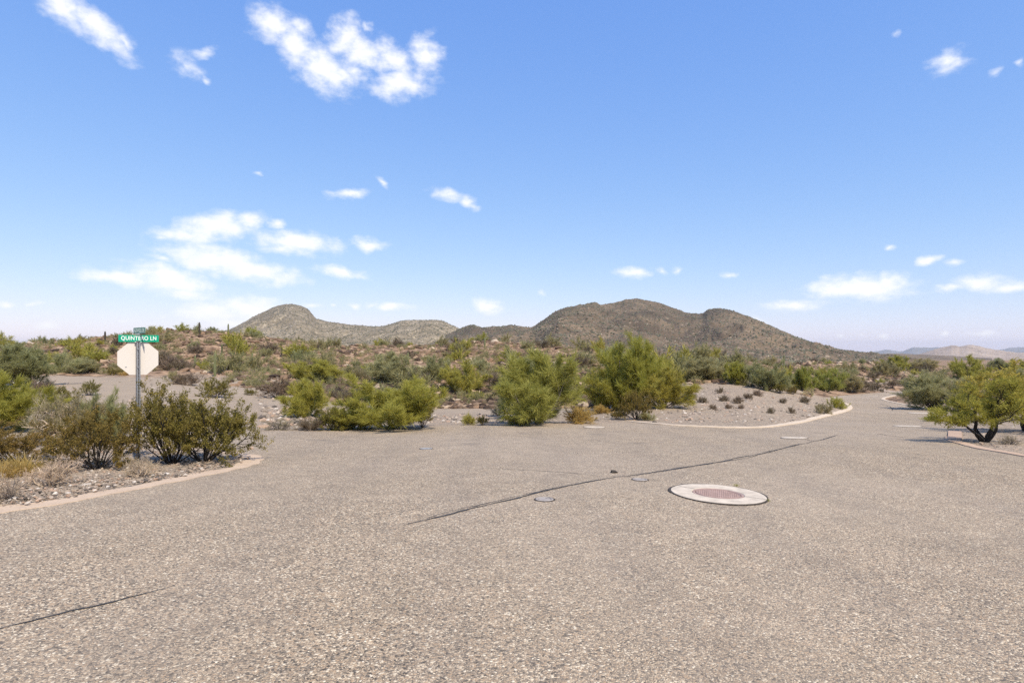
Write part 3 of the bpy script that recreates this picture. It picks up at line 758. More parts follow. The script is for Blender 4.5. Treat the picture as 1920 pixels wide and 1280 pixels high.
# ------------------------------------------------------------------ mountains
def mountain(name, ridge, Yr, Yb, base_row, mat, label, amp, gully, back=500, nx=520, ns=110, seed=0, ex=1.15):
    rp = np.array(ridge, float); px = np.linspace(rp[0, 0], rp[-1, 0], nx)
    row = pchip(rp[:, 0], rp[:, 1], px)
    row = row + fbm(px * .05 + seed, px * 0 + seed, 4) * 2.6 + fbm(px * .35 + seed, px * 0 + seed, 3) * 1.8
    s = np.concatenate([np.linspace(0, 1, ns), 1 + np.linspace(.04, 1, 16)])
    S, PX = np.meshgrid(s, px, indexing='ij'); ROW = np.broadcast_to(row, S.shape)
    up = np.clip(S, 0, 1)
    Yd = Yr + 60 * np.sin(PX * .013 + seed) + fbm(PX * .012 + seed, PX * 0 + 2.2, 3) * Yr * .16
    Y = Yb + (Yd - Yb) * up + (S > 1) * (S - 1) * back
    zr = CAMZ + (HY - ROW) * Yd / F
    zb = CAMZ + (HY - np.maximum(base_row, ROW + 14)) * Yb / F
    prof = up ** ex
    u = (PX - CX) / F; x = u * Y; 
    g = ridged(x * gully + seed, Y * gully * .55 + seed, 5)
    env = np.sin(np.pi * np.clip(up, 0, 1)) ** .8
    z = zb + (zr - zb) * prof + (g - .55) * amp * env + fbm(x * gully * 4, Y * gully * 3, 4) * amp * .7 * env
    z = np.where(S > 1, zr - (zr - zb) * np.clip((S - 1) * 1.1, 0, 1.1), z)
    v = np.stack([x, Y, z], -1).reshape(-1, 3); nsn = len(s)
    i = np.arange(nsn - 1)[:, None] * nx + np.arange(nx - 1)[None, :]
    f = np.stack([i, i + 1, i + nx + 1, i + nx], -1).reshape(-1, 4)
    o = link(name, make_mesh(name, v, f, smooth_shade=True, mats=[mat])); tag(o, label, 'mountain', kind='structure')
    return v.reshape(nsn, nx, 3)[:ns]
M['mt_left'] = mountain_material('pale_mountain', (.18, .145, .095), (.295, .238, .162), (.44, .365, .255), 1.0, light_amt=(.5, .68))
M['mt_right'] = mountain_material('brown_mountain', (.095, .07, .048), (.21, .152, .098), (.42, .33, .235), 1.2, light_amt=(.56, .74))
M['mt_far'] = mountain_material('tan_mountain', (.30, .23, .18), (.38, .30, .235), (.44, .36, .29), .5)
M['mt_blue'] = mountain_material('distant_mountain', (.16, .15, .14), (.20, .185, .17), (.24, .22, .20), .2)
mtL = mountain('mountain', [(300, 655), (380, 634), (400, 628), (440, 613), (480, 591), (510, 577), (530, 571), (545, 570), (560, 572), (575, 578), (595, 598), (640, 606), (680, 610), (710, 611.5), (730, 608), (755, 601), (790, 599), (825, 600), (842, 607), (865, 617), (900, 627), (980, 650)],
               900, 420, 684, M['mt_left'], 'pale conical mountain with a rounded peak and long low shoulder', 17, .013, seed=1.3)
mtR = mountain('mountain', [(760, 658), (820, 636), (850, 622), (872, 613), (886, 610), (905, 614), (935, 611), (965, 609.5), (995, 613), (1010, 605), (1030, 591), (1045, 582), (1062, 576), (1090, 572), (1104, 569), (1116, 566.5), (1128, 571), (1150, 567.5), (1172, 562), (1190, 560), (1215, 563), (1250, 573), (1270, 580), (1292, 587), (1310, 588), (1330, 580), (1350, 578), (1372, 582), (1400, 592), (1430, 605), (1470, 622), (1500, 634), (1550, 650), (1600, 662), (1660, 671), (1720, 686), (1800, 706), (1860, 720)],
               620, 260, 690, M['mt_right'], 'dark brown broad mountain with three humps across the centre right', 15, .017, nx=760, seed=4.1)
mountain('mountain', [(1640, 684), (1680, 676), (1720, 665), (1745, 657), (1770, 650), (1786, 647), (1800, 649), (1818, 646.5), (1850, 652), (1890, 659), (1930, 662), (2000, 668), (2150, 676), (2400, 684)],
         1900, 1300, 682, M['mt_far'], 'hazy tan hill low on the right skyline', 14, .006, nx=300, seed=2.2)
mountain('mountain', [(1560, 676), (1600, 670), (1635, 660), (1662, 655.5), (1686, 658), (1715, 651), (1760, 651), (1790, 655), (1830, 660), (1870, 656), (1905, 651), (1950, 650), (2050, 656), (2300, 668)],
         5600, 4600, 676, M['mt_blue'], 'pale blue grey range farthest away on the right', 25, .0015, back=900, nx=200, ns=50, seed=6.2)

# scrub on the mountains: far too many to count
ICO = None
def ico():
    t = (1 + 5 ** .5) / 2
    v = np.array([(-1, t, 0), (1, t, 0), (-1, -t, 0), (1, -t, 0), (0, -1, t), (0, 1, t), (0, -1, -t), (0, 1, -t), (t, 0, -1), (t, 0, 1), (-t, 0, -1), (-t, 0, 1)], float)
    v /= np.linalg.norm(v[0])
    f = np.array([(0, 11, 5), (0, 5, 1), (0, 1, 7), (0, 7, 10), (0, 10, 11), (1, 5, 9), (5, 11, 4), (11, 10, 2), (10, 7, 6), (7, 1, 8), (3, 9, 4), (3, 4, 2), (3, 2, 6), (3, 6, 8), (3, 8, 9), (4, 9, 5), (2, 4, 11), (6, 2, 10), (8, 6, 7), (9, 8, 1)])
    return v, f
IV, IF = ico()
OCT_V = np.array([(1, 0, 0), (0, 1, 0), (-1, 0, 0), (0, -1, 0), (0, 0, 1), (0, 0, -.3)], float)
OCT_F = np.array([(0, 1, 4), (1, 2, 4), (2, 3, 4), (3, 0, 4), (1, 0, 5), (2, 1, 5), (3, 2, 5), (0, 3, 5)])
def scatter_shapes(name, pos, size, mat, label, cat, rg, shape='ico', flat=.7, tint=None, jit=.28, kind='stuff'):
    V, Fc = (IV, IF) if shape == 'ico' else (OCT_V, OCT_F)
    n = len(pos); a = rg.random(n) * 6.283; ca, sa = np.cos(a), np.sin(a)
    v = V[None] * (1 + (rg.random((n, len(V), 1)) - .5) * 2 * jit)
    sc = np.stack([size * (.75 + .5 * rg.random(n)), size * (.75 + .5 * rg.random(n)), size * flat * (.7 + .6 * rg.random(n))], -1)
    v = v * sc[:, None, :]
    tl = (rg.random(n) - .5) * .7
    y2 = v[..., 1] * np.cos(tl)[:, None] - v[..., 2] * np.sin(tl)[:, None]; z2 = v[..., 1] * np.sin(tl)[:, None] + v[..., 2] * np.cos(tl)[:, None]
    x3 = v[..., 0] * ca[:, None] - y2 * sa[:, None]; y3 = v[..., 0] * sa[:, None] + y2 * ca[:, None]
    v = np.stack([x3, y3, z2], -1) + pos[:, None, :]
    f = (Fc[None] + (np.arange(n) * len(V))[:, None, None]).reshape(-1, 3)
    t = rg.random(n) if tint is None else tint
    me = make_mesh(name, v.reshape(-1, 3), f, tint=np.repeat(t, len(V)), mats=[mat])
    if kind is None: return me
    o = link(name, me); tag(o, label, cat, kind=kind); return o
def on_grid(G, n, rg):
    a, b, _ = G.shape
    i = rg.random(n) ** .75 * (a - 1.01); j = rg.random(n) * (b - 1.01); ii = i.astype(int); jj = j.astype(int); u = (i - ii)[:, None]; w = (j - jj)[:, None]
    return G[ii, jj]*(1-u)*(1-w) + G[ii+1, jj]*u*(1-w) + G[ii, jj+1]*(1-u)*w + G[ii+1, jj+1]*u*w
M['mt_scrub'] = leaf_material('mountain_scrub_leaf', (.07, .068, .038), (.125, .118, .07), (.19, .17, .11), trans=.1)
q = on_grid(mtL, 12000, rng); scatter_shapes('mountain_scrub', q, .45 + .75 * rng.random(len(q)) ** 2, M['mt_scrub'], 'sparse dark scrub dotting the pale conical mountain', 'scrub', rng, 'oct', .8)
q = on_grid(mtR, 21000, rng); scatter_shapes('mountain_scrub', q, .38 + .7 * rng.random(len(q)) ** 2, M['mt_scrub'], 'dense dark scrub covering the broad brown mountain', 'scrub', rng, 'oct', .8)
q = on_grid(mtR, 9000, rng); q = q[q[:, 2] < 24]; scatter_shapes('mountain_rocks', q, .2 + .5 * rng.random(len(q)) ** 3, rock_material('pale_mountain_rock', [(0, (.20, .155, .11)), (1, (.40, .33, .25))]), 'pale boulders strewn over the lower brown mountain slope', 'rocks', rng, 'oct', .7)

# ------------------------------------------------------------------ plants
def tubes(polys, sides=4):
    """list of (points, radii) -> verts, quads"""
    V, Fq = [], []; base = 0
    ang = np.linspace(0, 2 * math.pi, sides, endpoint=False)
    for P, R in polys:
        n = len(P); T = np.gradient(P, axis=0); T /= np.linalg.norm(T, axis=1)[:, None] + 1e-9
        ref = np.array([.31, .17, .93]) if abs(T[0, 2]) < .9 else np.array([1., .1, .05])
        A = np.cross(T, ref); A /= np.linalg.norm(A, axis=1)[:, None] + 1e-9; B = np.cross(T, A)
        ring = P[:, None] + (A[:, None] * np.cos(ang)[None, :, None] + B[:, None] * np.sin(ang)[None, :, None]) * np.asarray(R)[:, None, None]
        V.append(ring.reshape(-1, 3))
        i = (np.arange(n - 1)[:, None] * sides + np.arange(sides)[None]); j = (np.arange(n - 1)[:, None] * sides + (np.arange(sides)[None] + 1) % sides)
        Fq.append((np.stack([i, j, j + sides, i + sides], -1).reshape(-1, 4)) + base); base += n * sides
    return np.vstack(V), np.vstack(Fq)
def unit(v): return v / (np.linalg.norm(v, axis=-1, keepdims=True) + 1e-9)
def grow(rg, stems, tilt, length, radius, kids, ratios, trop=.12, wig=.16, spread=(25, 60), npt=5, start=.3, base_r=.06):
    """branching: returns list of levels, each a list of (points, radii)"""
    lev = [[]]
    for k in range(stems):
        a = (k + rg.random() * .8) / stems * 6.283 * 2.4; t = math.radians(tilt[0] + (tilt[1] - tilt[0]) * rg.random() ** .8)
        d = np.array([math.cos(a) * math.sin(t), math.sin(a) * math.sin(t), math.cos(t)])
        Lb = length * (.72 + .45 * rg.random()) * (1 - .12 * math.sin(t)); p = np.array([math.cos(a), math.sin(a), 0]) * base_r * rg.random()
        lev[0].append(branch(rg, p, d, Lb, radius * (.6 + .6 * rg.random()), npt + 2, trop, wig))
    for li, (nk, ra) in enumerate(zip(kids, ratios)):
        nxt = []
        for P, R in lev[-1]:
            L = np.linalg.norm(np.diff(P, axis=0), axis=1).sum()
            for c in range(nk):
                f = start + (1 - start) * (c + rg.random()) / nk; q = f * (len(P) - 1); i = min(int(q), len(P) - 2); u = q - i
                p = P[i] * (1 - u) + P[i+1] * u; d = unit(P[i+1] - P[i]); r = R[i] * (1 - u) + R[i+1] * u
                side = unit(np.cross(d, rg.normal(size=3))); an = math.radians(spread[0] + (spread[1] - spread[0]) * rg.random())
                nxt.append(branch(rg, p, d * math.cos(an) + side * math.sin(an), L * ra * (.6 + .7 * rg.random()) * (1.15 - .45 * f), r * .62, npt - 1 if li else npt, trop, wig))
        lev.append(nxt)
    return lev
def branch(rg, p, d, L, r, n, trop, wig):
    pts = [p]; st = L / (n - 1)
    for k in range(n - 1):
        d = unit(d + np.array([0, 0, trop]) + rg.normal(size=3) * wig); pts.append(pts[-1] + d * st)
    return np.array(pts), r * np.linspace(1, .38, n)
def blades(rg, polys, per, length, width, spread, f0=.15, up=.15):
    """thin strands leaving the twigs, as narrow two-segment ribbons"""
    P = np.array([p for p, _ in polys]); n, k, _ = P.shape
    idx = np.repeat(np.arange(n), per); f = (f0 + (1 - f0) * rg.random(len(idx))) * (k - 1); i = np.minimum(f.astype(int), k - 2); u = (f - i)[:, None]
    o = P[idx, i] * (1 - u) + P[idx, i+1] * u; d = unit(P[idx, i+1] - P[idx, i])
    d = unit(d + rg.normal(size=o.shape) * spread + np.array([0, 0, up])); L = (length * (.5 + rg.random(len(o))))[:, None]
    s = unit(np.cross(d, rg.normal(size=o.shape))) * width * .5
    m = o + d * L * .55; d2 = unit(d + rg.normal(size=o.shape) * .25 + np.array([0, 0, -.05])); e = m + d2 * L * .45
    v = np.stack([o - s * .6, o + s * .6, m + s, m - s, e], 1).reshape(-1, 3); b = np.arange(len(o))[:, None] * 5
    return v, b + np.array([[0, 1, 2, 3]]), b + np.array([[3, 2, 4]]), np.repeat(np.clip(rg.normal(.45, .24, len(o)), 0, 1), 5)
def leaves(rg, polys, per, size, aspect, jitter, f0=.2):
    P = np.array([p for p, _ in polys]); n, k, _ = P.shape
    idx = np.repeat(np.arange(n), per); f = (f0 + (1 - f0) * rg.random(len(idx))) * (k - 1); i = np.minimum(f.astype(int), k - 2); u = (f - i)[:, None]
    c = P[idx, i] * (1 - u) + P[idx, i+1] * u + rg.normal(size=(len(idx), 3)) * jitter
    a = unit(rg.normal(size=c.shape) + np.array([0, 0, .5])); b = unit(np.cross(a, rg.normal(size=c.shape))); L = (size * (.6 + .8 * rg.random(len(c))))[:, None]
    v = np.stack([c, c + a * L * .5 + b * L * aspect * .5, c + a * L, c + a * L * .5 - b * L * aspect * .5], 1).reshape(-1, 3)
    tn = np.clip(rg.normal(.42, .2, n)[idx] + rg.normal(0, .16, len(c)), 0, 1)
    return v, np.arange(len(c))[:, None] * 4 + np.array([[0, 1, 2, 3]]), np.repeat(tn, 4)

def plant_parts(kind, seed, rich=1.0):
    """returns (wood verts, wood quads), (leaf verts, [faces], tint)"""
    rg = np.random.default_rng(seed)
    if kind == 'palo':          # broom of fine green twigs down to the ground
        lev = grow(rg, 14, (4, 76), 1.0, .018, (7, 6), (.5, .5), trop=.10, wig=.17, spread=(18, 55), npt=5, start=.12)
        wood = tubes(lev[0], 5); w2 = tubes(lev[1], 3); wood = (np.vstack([wood[0], w2[0]]), np.vstack([wood[1], w2[1] + len(wood[0])]))
        a = blades(rg, lev[2], int(38 * rich), .125, .0078 / math.sqrt(rich), .55); b = blades(rg, lev[1], int(34 * rich), .14, .0078 / math.sqrt(rich), .6)
        return wood, (np.vstack([a[0], b[0]]), [np.vstack([a[1], b[1] + len(a[0])]), np.vstack([a[2], b[2] + len(a[0])])], np.concatenate([a[3], b[3]]))
    if kind == 'creosote':      # open vase of grey stems, leaves clumped on the upper twigs
        lev = grow(rg, 26, (8, 74), 1.0, .012, (5, 5), (.45, .52), trop=.06, wig=.15, spread=(18, 55), npt=5, start=.34, base_r=.10)
        w = [tubes(lev[0], 5), tubes(lev[1], 4), tubes(lev[2], 3)]
        V = np.vstack([x[0] for x in w]); off = np.cumsum([0] + [len(x[0]) for x in w]); Q = np.vstack([x[1] + o for x, o in zip(w, off)])
        a = leaves(rg, lev[2], int(22 * rich), .034 / math.sqrt(rich), .55, .016, .1); b = leaves(rg, lev[1], int(20 * rich), .034 / math.sqrt(rich), .55, .02, .35)
        return (V, Q), (np.vstack([a[0], b[0]]), [np.vstack([a[1], b[1] + len(a[0])])], np.concatenate([a[2], b[2]]))
    if kind == 'mesquite':      # short dark trunk, spreading limbs, feathery crown
        lev = grow(rg, 6, (8, 46), .95, .03, (6, 6, 5), (.62, .52, .5), trop=.03, wig=.18, spread=(25, 62), npt=5, start=.42, base_r=.05)
        lev[1:] = [[b for b in L_ if b[0][:, 2].min() > .30 + .10 * rg.random()] for L_ in lev[1:]]
        w = [tubes(lev[0], 6), tubes(lev[1], 4), tubes(lev[2], 3)]
        V = np.vstack([x[0] for x in w]); off = np.cumsum([0] + [len(x[0]) for x in w]); Q = np.vstack([x[1] + o for x, o in zip(w, off)])
        a = leaves(rg, lev[3], int(13 * rich), .034, .4, .022, .0); b = blades(rg, lev[3], int(4 * rich), .10, .008, .5); c = leaves(rg, lev[2], int(9 * rich), .034, .4, .03, .2)
        n1 = len(a[0]); n2 = n1 + len(c[0])
        return (V, Q), (np.vstack([a[0], c[0], b[0]]), [np.vstack([a[1], c[1] + n1, b[1] + n2]), b[2] + n2], np.concatenate([a[2], c[2], b[3]]))
    if kind == 'dead':          # leafless grey twig ball
        lev = grow(rg, 20, (15, 85), .8, .026, (5, 4), (.5, .5), trop=.07, wig=.26, spread=(25, 70), npt=5, start=.25, base_r=.08)
        w = [tubes(lev[0], 4), tubes(lev[1], 3), tubes(lev[2], 3)]
        V = np.vstack([x[0] for x in w]); off = np.cumsum([0] + [len(x[0]) for x in w]); Q = np.vstack([x[1] + o for x, o in zip(w, off)])
        b = blades(rg, lev[2], int(3 * rich), .09, .006, .6)
        return (V, Q), (b[0], [b[1], b[2]], b[3])
    if kind == 'clump':         # low dense rounded shrub
        lev = grow(rg, 22, (5, 88), .62, .009, (6,), (.55,), trop=.10, wig=.2, spread=(20, 55), npt=4, start=.2, base_r=.12)
        a = blades(rg, lev[1], int(24 * rich), .15, .010, .55); b = blades(rg, lev[0], int(30 * rich), .15, .010, .6)
        return tubes(lev[0], 3), (np.vstack([a[0], b[0]]), [np.vstack([a[1], b[1] + len(a[0])]), np.vstack([a[2], b[2] + len(a[0])])], np.concatenate([a[3], b[3]]))
    if kind == 'scrub':         # cheap version for the hillsides
        lev = grow(rg, 9, (5, 78), .8, .016, (5,), (.6,), trop=.1, wig=.2, spread=(20, 55), npt=4, start=.15, base_r=.1)
        a = blades(rg, lev[1], int(26 * rich), .24, .022, .5); b = blades(rg, lev[0], int(30 * rich), .24, .022, .6)
        return tubes(lev[0], 3), (np.vstack([a[0], b[0]]), [np.vstack([a[1], b[1] + len(a[0])]), np.vstack([a[2], b[2] + len(a[0])])], np.concatenate([a[3], b[3]]))
    if kind == 'grass':
        n = int(420 * rich); a = rg.random(n) * 6.283; t = np.radians(5 + 60 * rg.random(n)); d = np.stack([np.cos(a)*np.sin(t), np.sin(a)*np.sin(t), np.cos(t)], -1)
        o = np.stack([np.cos(a), np.sin(a), a * 0], -1) * (.18 * rg.random(n))[:, None]; L = (.5 + .6 * rg.random(n))[:, None]
        s = unit(np.cross(d, np.array([0, 0, 1.]) + rg.normal(size=d.shape) * .3)) * .007; m = o + d * L * .6; e = m + unit(d + np.array([0, 0, -.45]) + rg.normal(size=d.shape) * .3) * L * .4
        v = np.stack([o - s, o + s, m + s, m - s, e], 1).reshape(-1, 3); b = np.arange(n)[:, None] * 5
        lev0 = [(np.array([[0, 0, -.02], [0, 0, .03], [0.01, 0, .06]]), np.array([.05, .05, .02]))]
        return tubes(lev0, 5), (v, [b + np.array([[0, 1, 2, 3]]), b + np.array([[3, 2, 4]])], np.repeat(rg.random(n), 5))

PROTO = {}
def proto(kind, var, rich=1.0):
    key = (kind, var, rich)
    if key not in PROTO:
        (wv, wq), (lv, lf, tn) = plant_parts(kind, 100 * var + sum(map(ord, kind)), rich)
        allv = np.vstack([wv, lv]) if len(lv) else wv
        lo = np.percentile(allv, .8, axis=0); hi = np.percentile(allv, 99.2, axis=0)
        c = np.array([(lo[0] + hi[0]) / 2 * .5, (lo[1] + hi[1]) / 2 * .5, 0.])
        ext = np.array([hi[0] - lo[0], hi[1] - lo[1], hi[2]])
        PROTO[key] = ((wv - c) / ext, wq, (lv - c) / ext, lf, tn, {})
        PROTO[key][5]['fallen'] = None
        lvn = PROTO[key][2]; lvn[:, 2] = np.maximum(lvn[:, 2], .004)
    return PROTO[key]
def plant_meshes(kind, var, leafm, woodm, rich, merged=False):
    wv, wq, lv, lf, tn, cache = proto(kind, var, rich)
    k = (leafm, woodm, merged)
    if k not in cache:
        if merged:
            n = len(wv); faces = [wq] + [f + n for f in lf]; mi = np.concatenate([np.zeros(len(wq), int)] + [np.ones(len(f), int) for f in lf])
            cache[k] = make_mesh('shrub', np.vstack([wv, lv]), faces, tint=np.concatenate([np.full(n, .3), tn]), mats=[M[woodm], M[leafm]], mat_idx=mi)
        else:
            cache[k] = (make_mesh('branches', wv, wq, mats=[M[woodm]], smooth_shade=True), make_mesh('foliage', lv, lf, tint=tn, mats=[M[leafm]]))
    return cache[k]
NAMES = {'palo': ('palo_verde', 'palo verde'), 'creosote': ('creosote_bush', 'creosote bush'), 'mesquite': ('mesquite_tree', 'tree'), 'dead': ('dead_shrub', 'dead shrub'),
         'clump': ('low_shrub', 'shrub'), 'grass': ('dry_grass_tuft', 'grass tuft'), 'scrub': ('scrub_bush', 'shrub')}
_pv = [0]
def plant(kind, px, row, x0, x1, top, leafm, woodm, label, var=None, rich=1.0, depth=.9, group=None, name=None, rot=0.):
    """a plant whose foot is seen at (px,row) and whose crown spans x0..x1 and reaches row top"""
    p = at(px, row); _pv[0] += 1
    k = p[1] / F; W = (x1 - x0) * k / math.sqrt(1 + ((px - CX) / F) ** 2); H = (row - top) * k
    var = _pv[0] % 3 if var is None else var
    wm, lm = plant_meshes(kind, var, leafm, woodm, rich)
    nm, cat = NAMES[kind]
    root = bpy.data.objects.new(name or nm, None); COL.objects.link(root)
    root.location = (p[0] + ((x0 + x1) / 2 - px) * k * .55, p[1] + W * .12, float(hground(p[0], p[1] + W * .12)) - .01 if p[1] > 25 else p[2] - .01)
    root.rotation_euler = (0, 0, (_pv[0] * 2.39996) % 6.283 if kind not in ('mesquite',) else rot)
    root.scale = (W * 1.06, W * 1.06 * (1 if W < H * 2.2 else depth), H * 1.04)
    tag(root, label, cat, group)
    b = link('trunk' if kind == 'mesquite' else 'branches', wm, root)
    c = link('crown' if kind == 'mesquite' else 'foliage', lm, root)
    return root
P = plant
# --- near left corner
P('creosote', 312, 873, 222, 402, 728, 'creosote', 'bark_dark', 'large olive creosote bush crossed by the sign post', 0, 1.5)
P('creosote', 366, 868, 296, 486, 738, 'creosote', 'bark_dark', 'olive creosote bush at the kerb tip, right of the sign post', 1, 1.5)
P('creosote', 168, 884, 70, 254, 776, 'creosote_rust', 'bark_dark', 'rust tinged creosote bush left of the sign post', 2, 1.5)
P('creosote', 20, 874, -90, 122, 796, 'creosote_rust', 'bark_dark', 'rusty brown creosote bush at the left picture edge', 1, 2.0)
P('dead', 88, 914, 42, 136, 856, 'deadleaf', 'dead', 'leafless pale twig shrub by the kerb at far left', 0, 3)
P('dead', 262, 896, 222, 302, 854, 'deadleaf', 'dead', 'bare bleached twig shrub in front of the large creosote', 1, 3)
P('dead', 0, 942, -44, 44, 892, 'deadleaf', 'dead_dark', 'grey dead twig shrub cut by the left picture edge', 2, 3)
P('grass', 34, 896, -10, 88, 845, 'gold', 'dead', 'golden dry grass tuft behind the dead twig shrubs', 0, 1)
P('grass', -10, 902, -50, 40, 855, 'gold', 'dead', 'golden dry grass tuft at the left picture edge', 1, 1)
P('palo', -14, 812, -110, 62, 708, 'palo', 'bark_green', 'bright lime palo verde at the left picture edge', 0, 1.6)
P('dead', 110, 835, 40, 176, 742, 'straw', 'dead', 'straw coloured half dead bush behind the rusty creosote', 0, 9)
P('palo', 190, 830, 150, 232, 742, 'palo_grey', 'bark', 'thin yellowish green bush left of the sign post', 2, .8)
P('clump', 165, 800, 128, 240, 752, 'straw', 'dead', 'pale straw shrub behind the sign post foot', 1, 1)
P('creosote', 105, 770, 60, 150, 728, 'creosote', 'bark', 'small olive creosote before the gravel flat', 2, 1)
P('creosote', 165, 742, 143, 188, 714, 'creosote', 'bark', 'sparse small creosote standing on the gravel flat', 0, .7)
P('palo', 38, 726, -70, 104, 652, 'palo_grey', 'bark', 'large grey green palo verde on the left below the hill', 1, 1.6)
P('clump', 75, 738, 40, 108, 714, 'brown', 'dead_dark', 'brown low shrub under the large grey green palo verde', 0, 1)
P('palo', 120, 700, 92, 182, 668, 'palo_grey', 'bark', 'grey green bush behind the gravel flat at left', 2, 1)
P('palo', 160, 699, 138, 184, 676, 'olive', 'bark', 'olive bush at the back edge of the gravel flat', 0, 1)
P('creosote', 218, 702, 194, 236, 684, 'creosote', 'bark', 'dark creosote left of the white octagon panel', 1, .7)
P('clump', 233, 704, 222, 242, 696, 'gold', 'dead', 'small golden shrub at the lower left of the octagon', 2, 1)
P('clump', 346, 722, 318, 378, 702, 'brown', 'dead', 'brown low shrub right of the sign post on the bank', 1, 1)
P('creosote', 402, 746, 366, 432, 710, 'creosote', 'bark', 'loose olive creosote above the large creosote bushes', 2, 1)
P('clump', 325, 716, 305, 345, 696, 'olive', 'dead', 'grey green low shrub right of the octagon', 0, 1)
P('creosote', 469, 741, 456, 480, 728, 'creosote', 'bark', 'tiny dark creosote alone on the graded track', 1, .7)
# --- middle
P('creosote', 518, 748, 482, 556, 710, 'brown', 'bark', 'brownish creosote bush on the gravel bank', 0, 1)
P('palo', 570, 784, 532, 608, 718, 'palo', 'bark_green', 'bright green palo verde bush standing alone on rubble', 1, 1.3)
P('clump', 584, 807, 552, 606, 784, 'brown', 'dead', 'pinkish dry shrub at the pavement edge', 2, 1)
P('dead', 520, 806, 490, 560, 786, 'straw', 'dead_dark', 'grey dry twigs at the pavement edge', 2, 2)
P('creosote', 624, 807, 594, 652, 766, 'creosote', 'bark_dark', 'dark creosote against the big lime palo verde', 2, 1.2)
P('palo', 735, 806, 636, 812, 716, 'palo', 'bark_green', 'broad lime green palo verde bush at the pavement edge', 2, 1.8)
P('palo', 655, 806, 620, 700, 770, 'palo', 'bark_green', 'low lime bush at the left foot of the broad palo verde', 0, 1.2)
P('creosote', 792, 802, 768, 812, 748, 'creosote', 'bark', 'olive creosote at the right of the broad palo verde', 0, 1)
P('palo', 580, 716, 536, 628, 676, 'palo', 'bark', 'yellow green palo verde above the rubble', 0, 1)
P('palo', 610, 718, 588, 626, 690, 'olive', 'bark', 'olive bush right of the yellow green palo verde', 1, 1)
P('palo', 730, 724, 686, 774, 668, 'palo_grey', 'bark', 'blue green palo verde above the broad lime bush', 1, 1.2)
P('palo', 868, 734, 826, 912, 680, 'palo', 'bark', 'round yellow green palo verde over the dark rock bank', 2, 1.2)
P('palo', 818, 718, 796, 842, 672, 'palo_grey', 'bark', 'grey green bush left of the round palo verde', 0, 1)
P('clump', 655, 712, 636, 678, 688, 'olive', 'bark', 'olive shrub left of the blue green palo verde', 1, 1)
P('clump', 676, 716, 662, 694, 692, 'straw', 'dead', 'straw yellow shrub touching the blue green palo verde', 2, 1)
P('clump', 622, 750, 602, 640, 732, 'brown', 'dead_dark', 'brown dry shrub left in the dry shrub row', 0, 1)
P('clump', 662, 752, 632, 690, 728, 'brown', 'dead_dark', 'widest brown dry shrub behind the lone green bush', 1, 1)
P('clump', 700, 751, 680, 716, 730, 'brown', 'dead_dark', 'brown dry shrub beside the lime bush top', 2, 1)
P('creosote', 648, 764, 632, 668, 742, 'creosote_rust', 'bark', 'orange tinged thin bush above the rubble', 0, .8)
P('clump', 880, 797, 864, 895, 776, 'palo', 'dead', 'small round lime shrub at the pavement edge', 0, 1)
P('creosote', 904, 797, 893, 917, 779, 'creosote', 'bark', 'tiny creosote right of the small round lime shrub', 0, .7)
P('dead', 932, 781, 918, 948, 754, 'straw', 'dead_dark', 'thin leafless bush left of the tall green palo verde', 0, 2)
P('palo', 1004, 796, 934, 1078, 672, 'palo_deep', 'bark', 'tall fresh green palo verde bush in the centre', 1, 2.0)
P('palo', 975, 786, 940, 1040, 666, 'palo_grey', 'bark', 'grey green palo verde rising behind the central bush', 2, 1)
P('palo', 972, 798, 950, 996, 776, 'palo_deep', 'bark', 'low green tuft at the left foot of the central bush', 0, 1)
P('clump', 1087, 794, 1062, 1114, 764, 'gold', 'dead_dark', 'dry shrub with golden top right of the central bush', 1, 1.4)
P('palo', 1184, 768, 1130, 1240, 646, 'palo', 'bark', 'tallest yellow green palo verde right of centre', 0, 2.0)
P('palo', 1146, 772, 1098, 1194, 694, 'palo', 'bark', 'lower left neighbour of the tallest palo verde', 2, 1.4)
P('palo', 1252, 768, 1206, 1296, 697, 'palo', 'bark', 'lower right neighbour of the tallest palo verde', 1, 1.4)
P('creosote', 1192, 788, 1162, 1226, 736, 'creosote_rust', 'bark_dark', 'dark rusty creosote before the tallest palo verde', 2, 1.2)
P('clump', 1216, 789, 1200, 1228, 774, 'palo_grey', 'dead', 'small grey green shrub at the kerb start', 2, 1)
P('creosote', 1158, 786, 1140, 1176, 768, 'creosote_rust', 'bark', 'low rusty shrub left of the dark creosote', 0, .7)
P('clump', 1130, 776, 1106, 1150, 758, 'gold', 'dead', 'yellowish dry shrub under the lower left palo verde', 0, 1)
# --- right bank and road bend
P('palo', 1330, 716, 1288, 1372, 676, 'olive', 'bark', 'olive bush on the ridge right of the palo verdes', 0, 1)
P('palo', 1384, 722, 1360, 1410, 682, 'palo', 'bark', 'yellow green bush midway along the gravel mound crest', 1, 1)
P('palo', 1440, 732, 1404, 1474, 682, 'palo_grey', 'bark', 'grey green bush left of the black stump', 2, 1.2)
P('creosote', 1462, 738, 1450, 1476, 716, 'creosote', 'bark', 'small creosote at the foot of the black stump', 0, .7)
P('creosote', 1488, 740, 1474, 1496, 722, 'creosote_rust', 'bark', 'rusty small bush right of the black stump', 1, .7)
P('palo', 1506, 736, 1482, 1530, 694, 'palo_deep', 'bark', 'fresh green bush right of the black stump', 1, 1)
P('palo', 1552, 738, 1520, 1586, 696, 'palo_deep', 'bark', 'broad green bush before the far road bend', 2, 1.2)
P('palo', 1596, 736, 1566, 1622, 704, 'olive', 'bark', 'dull olive bush at the far road bend', 0, 1)
P('clump', 1571, 766, 1554, 1588, 746, 'palo', 'dead', 'bright green round shrub inside the kerb nose', 1, 1.3)
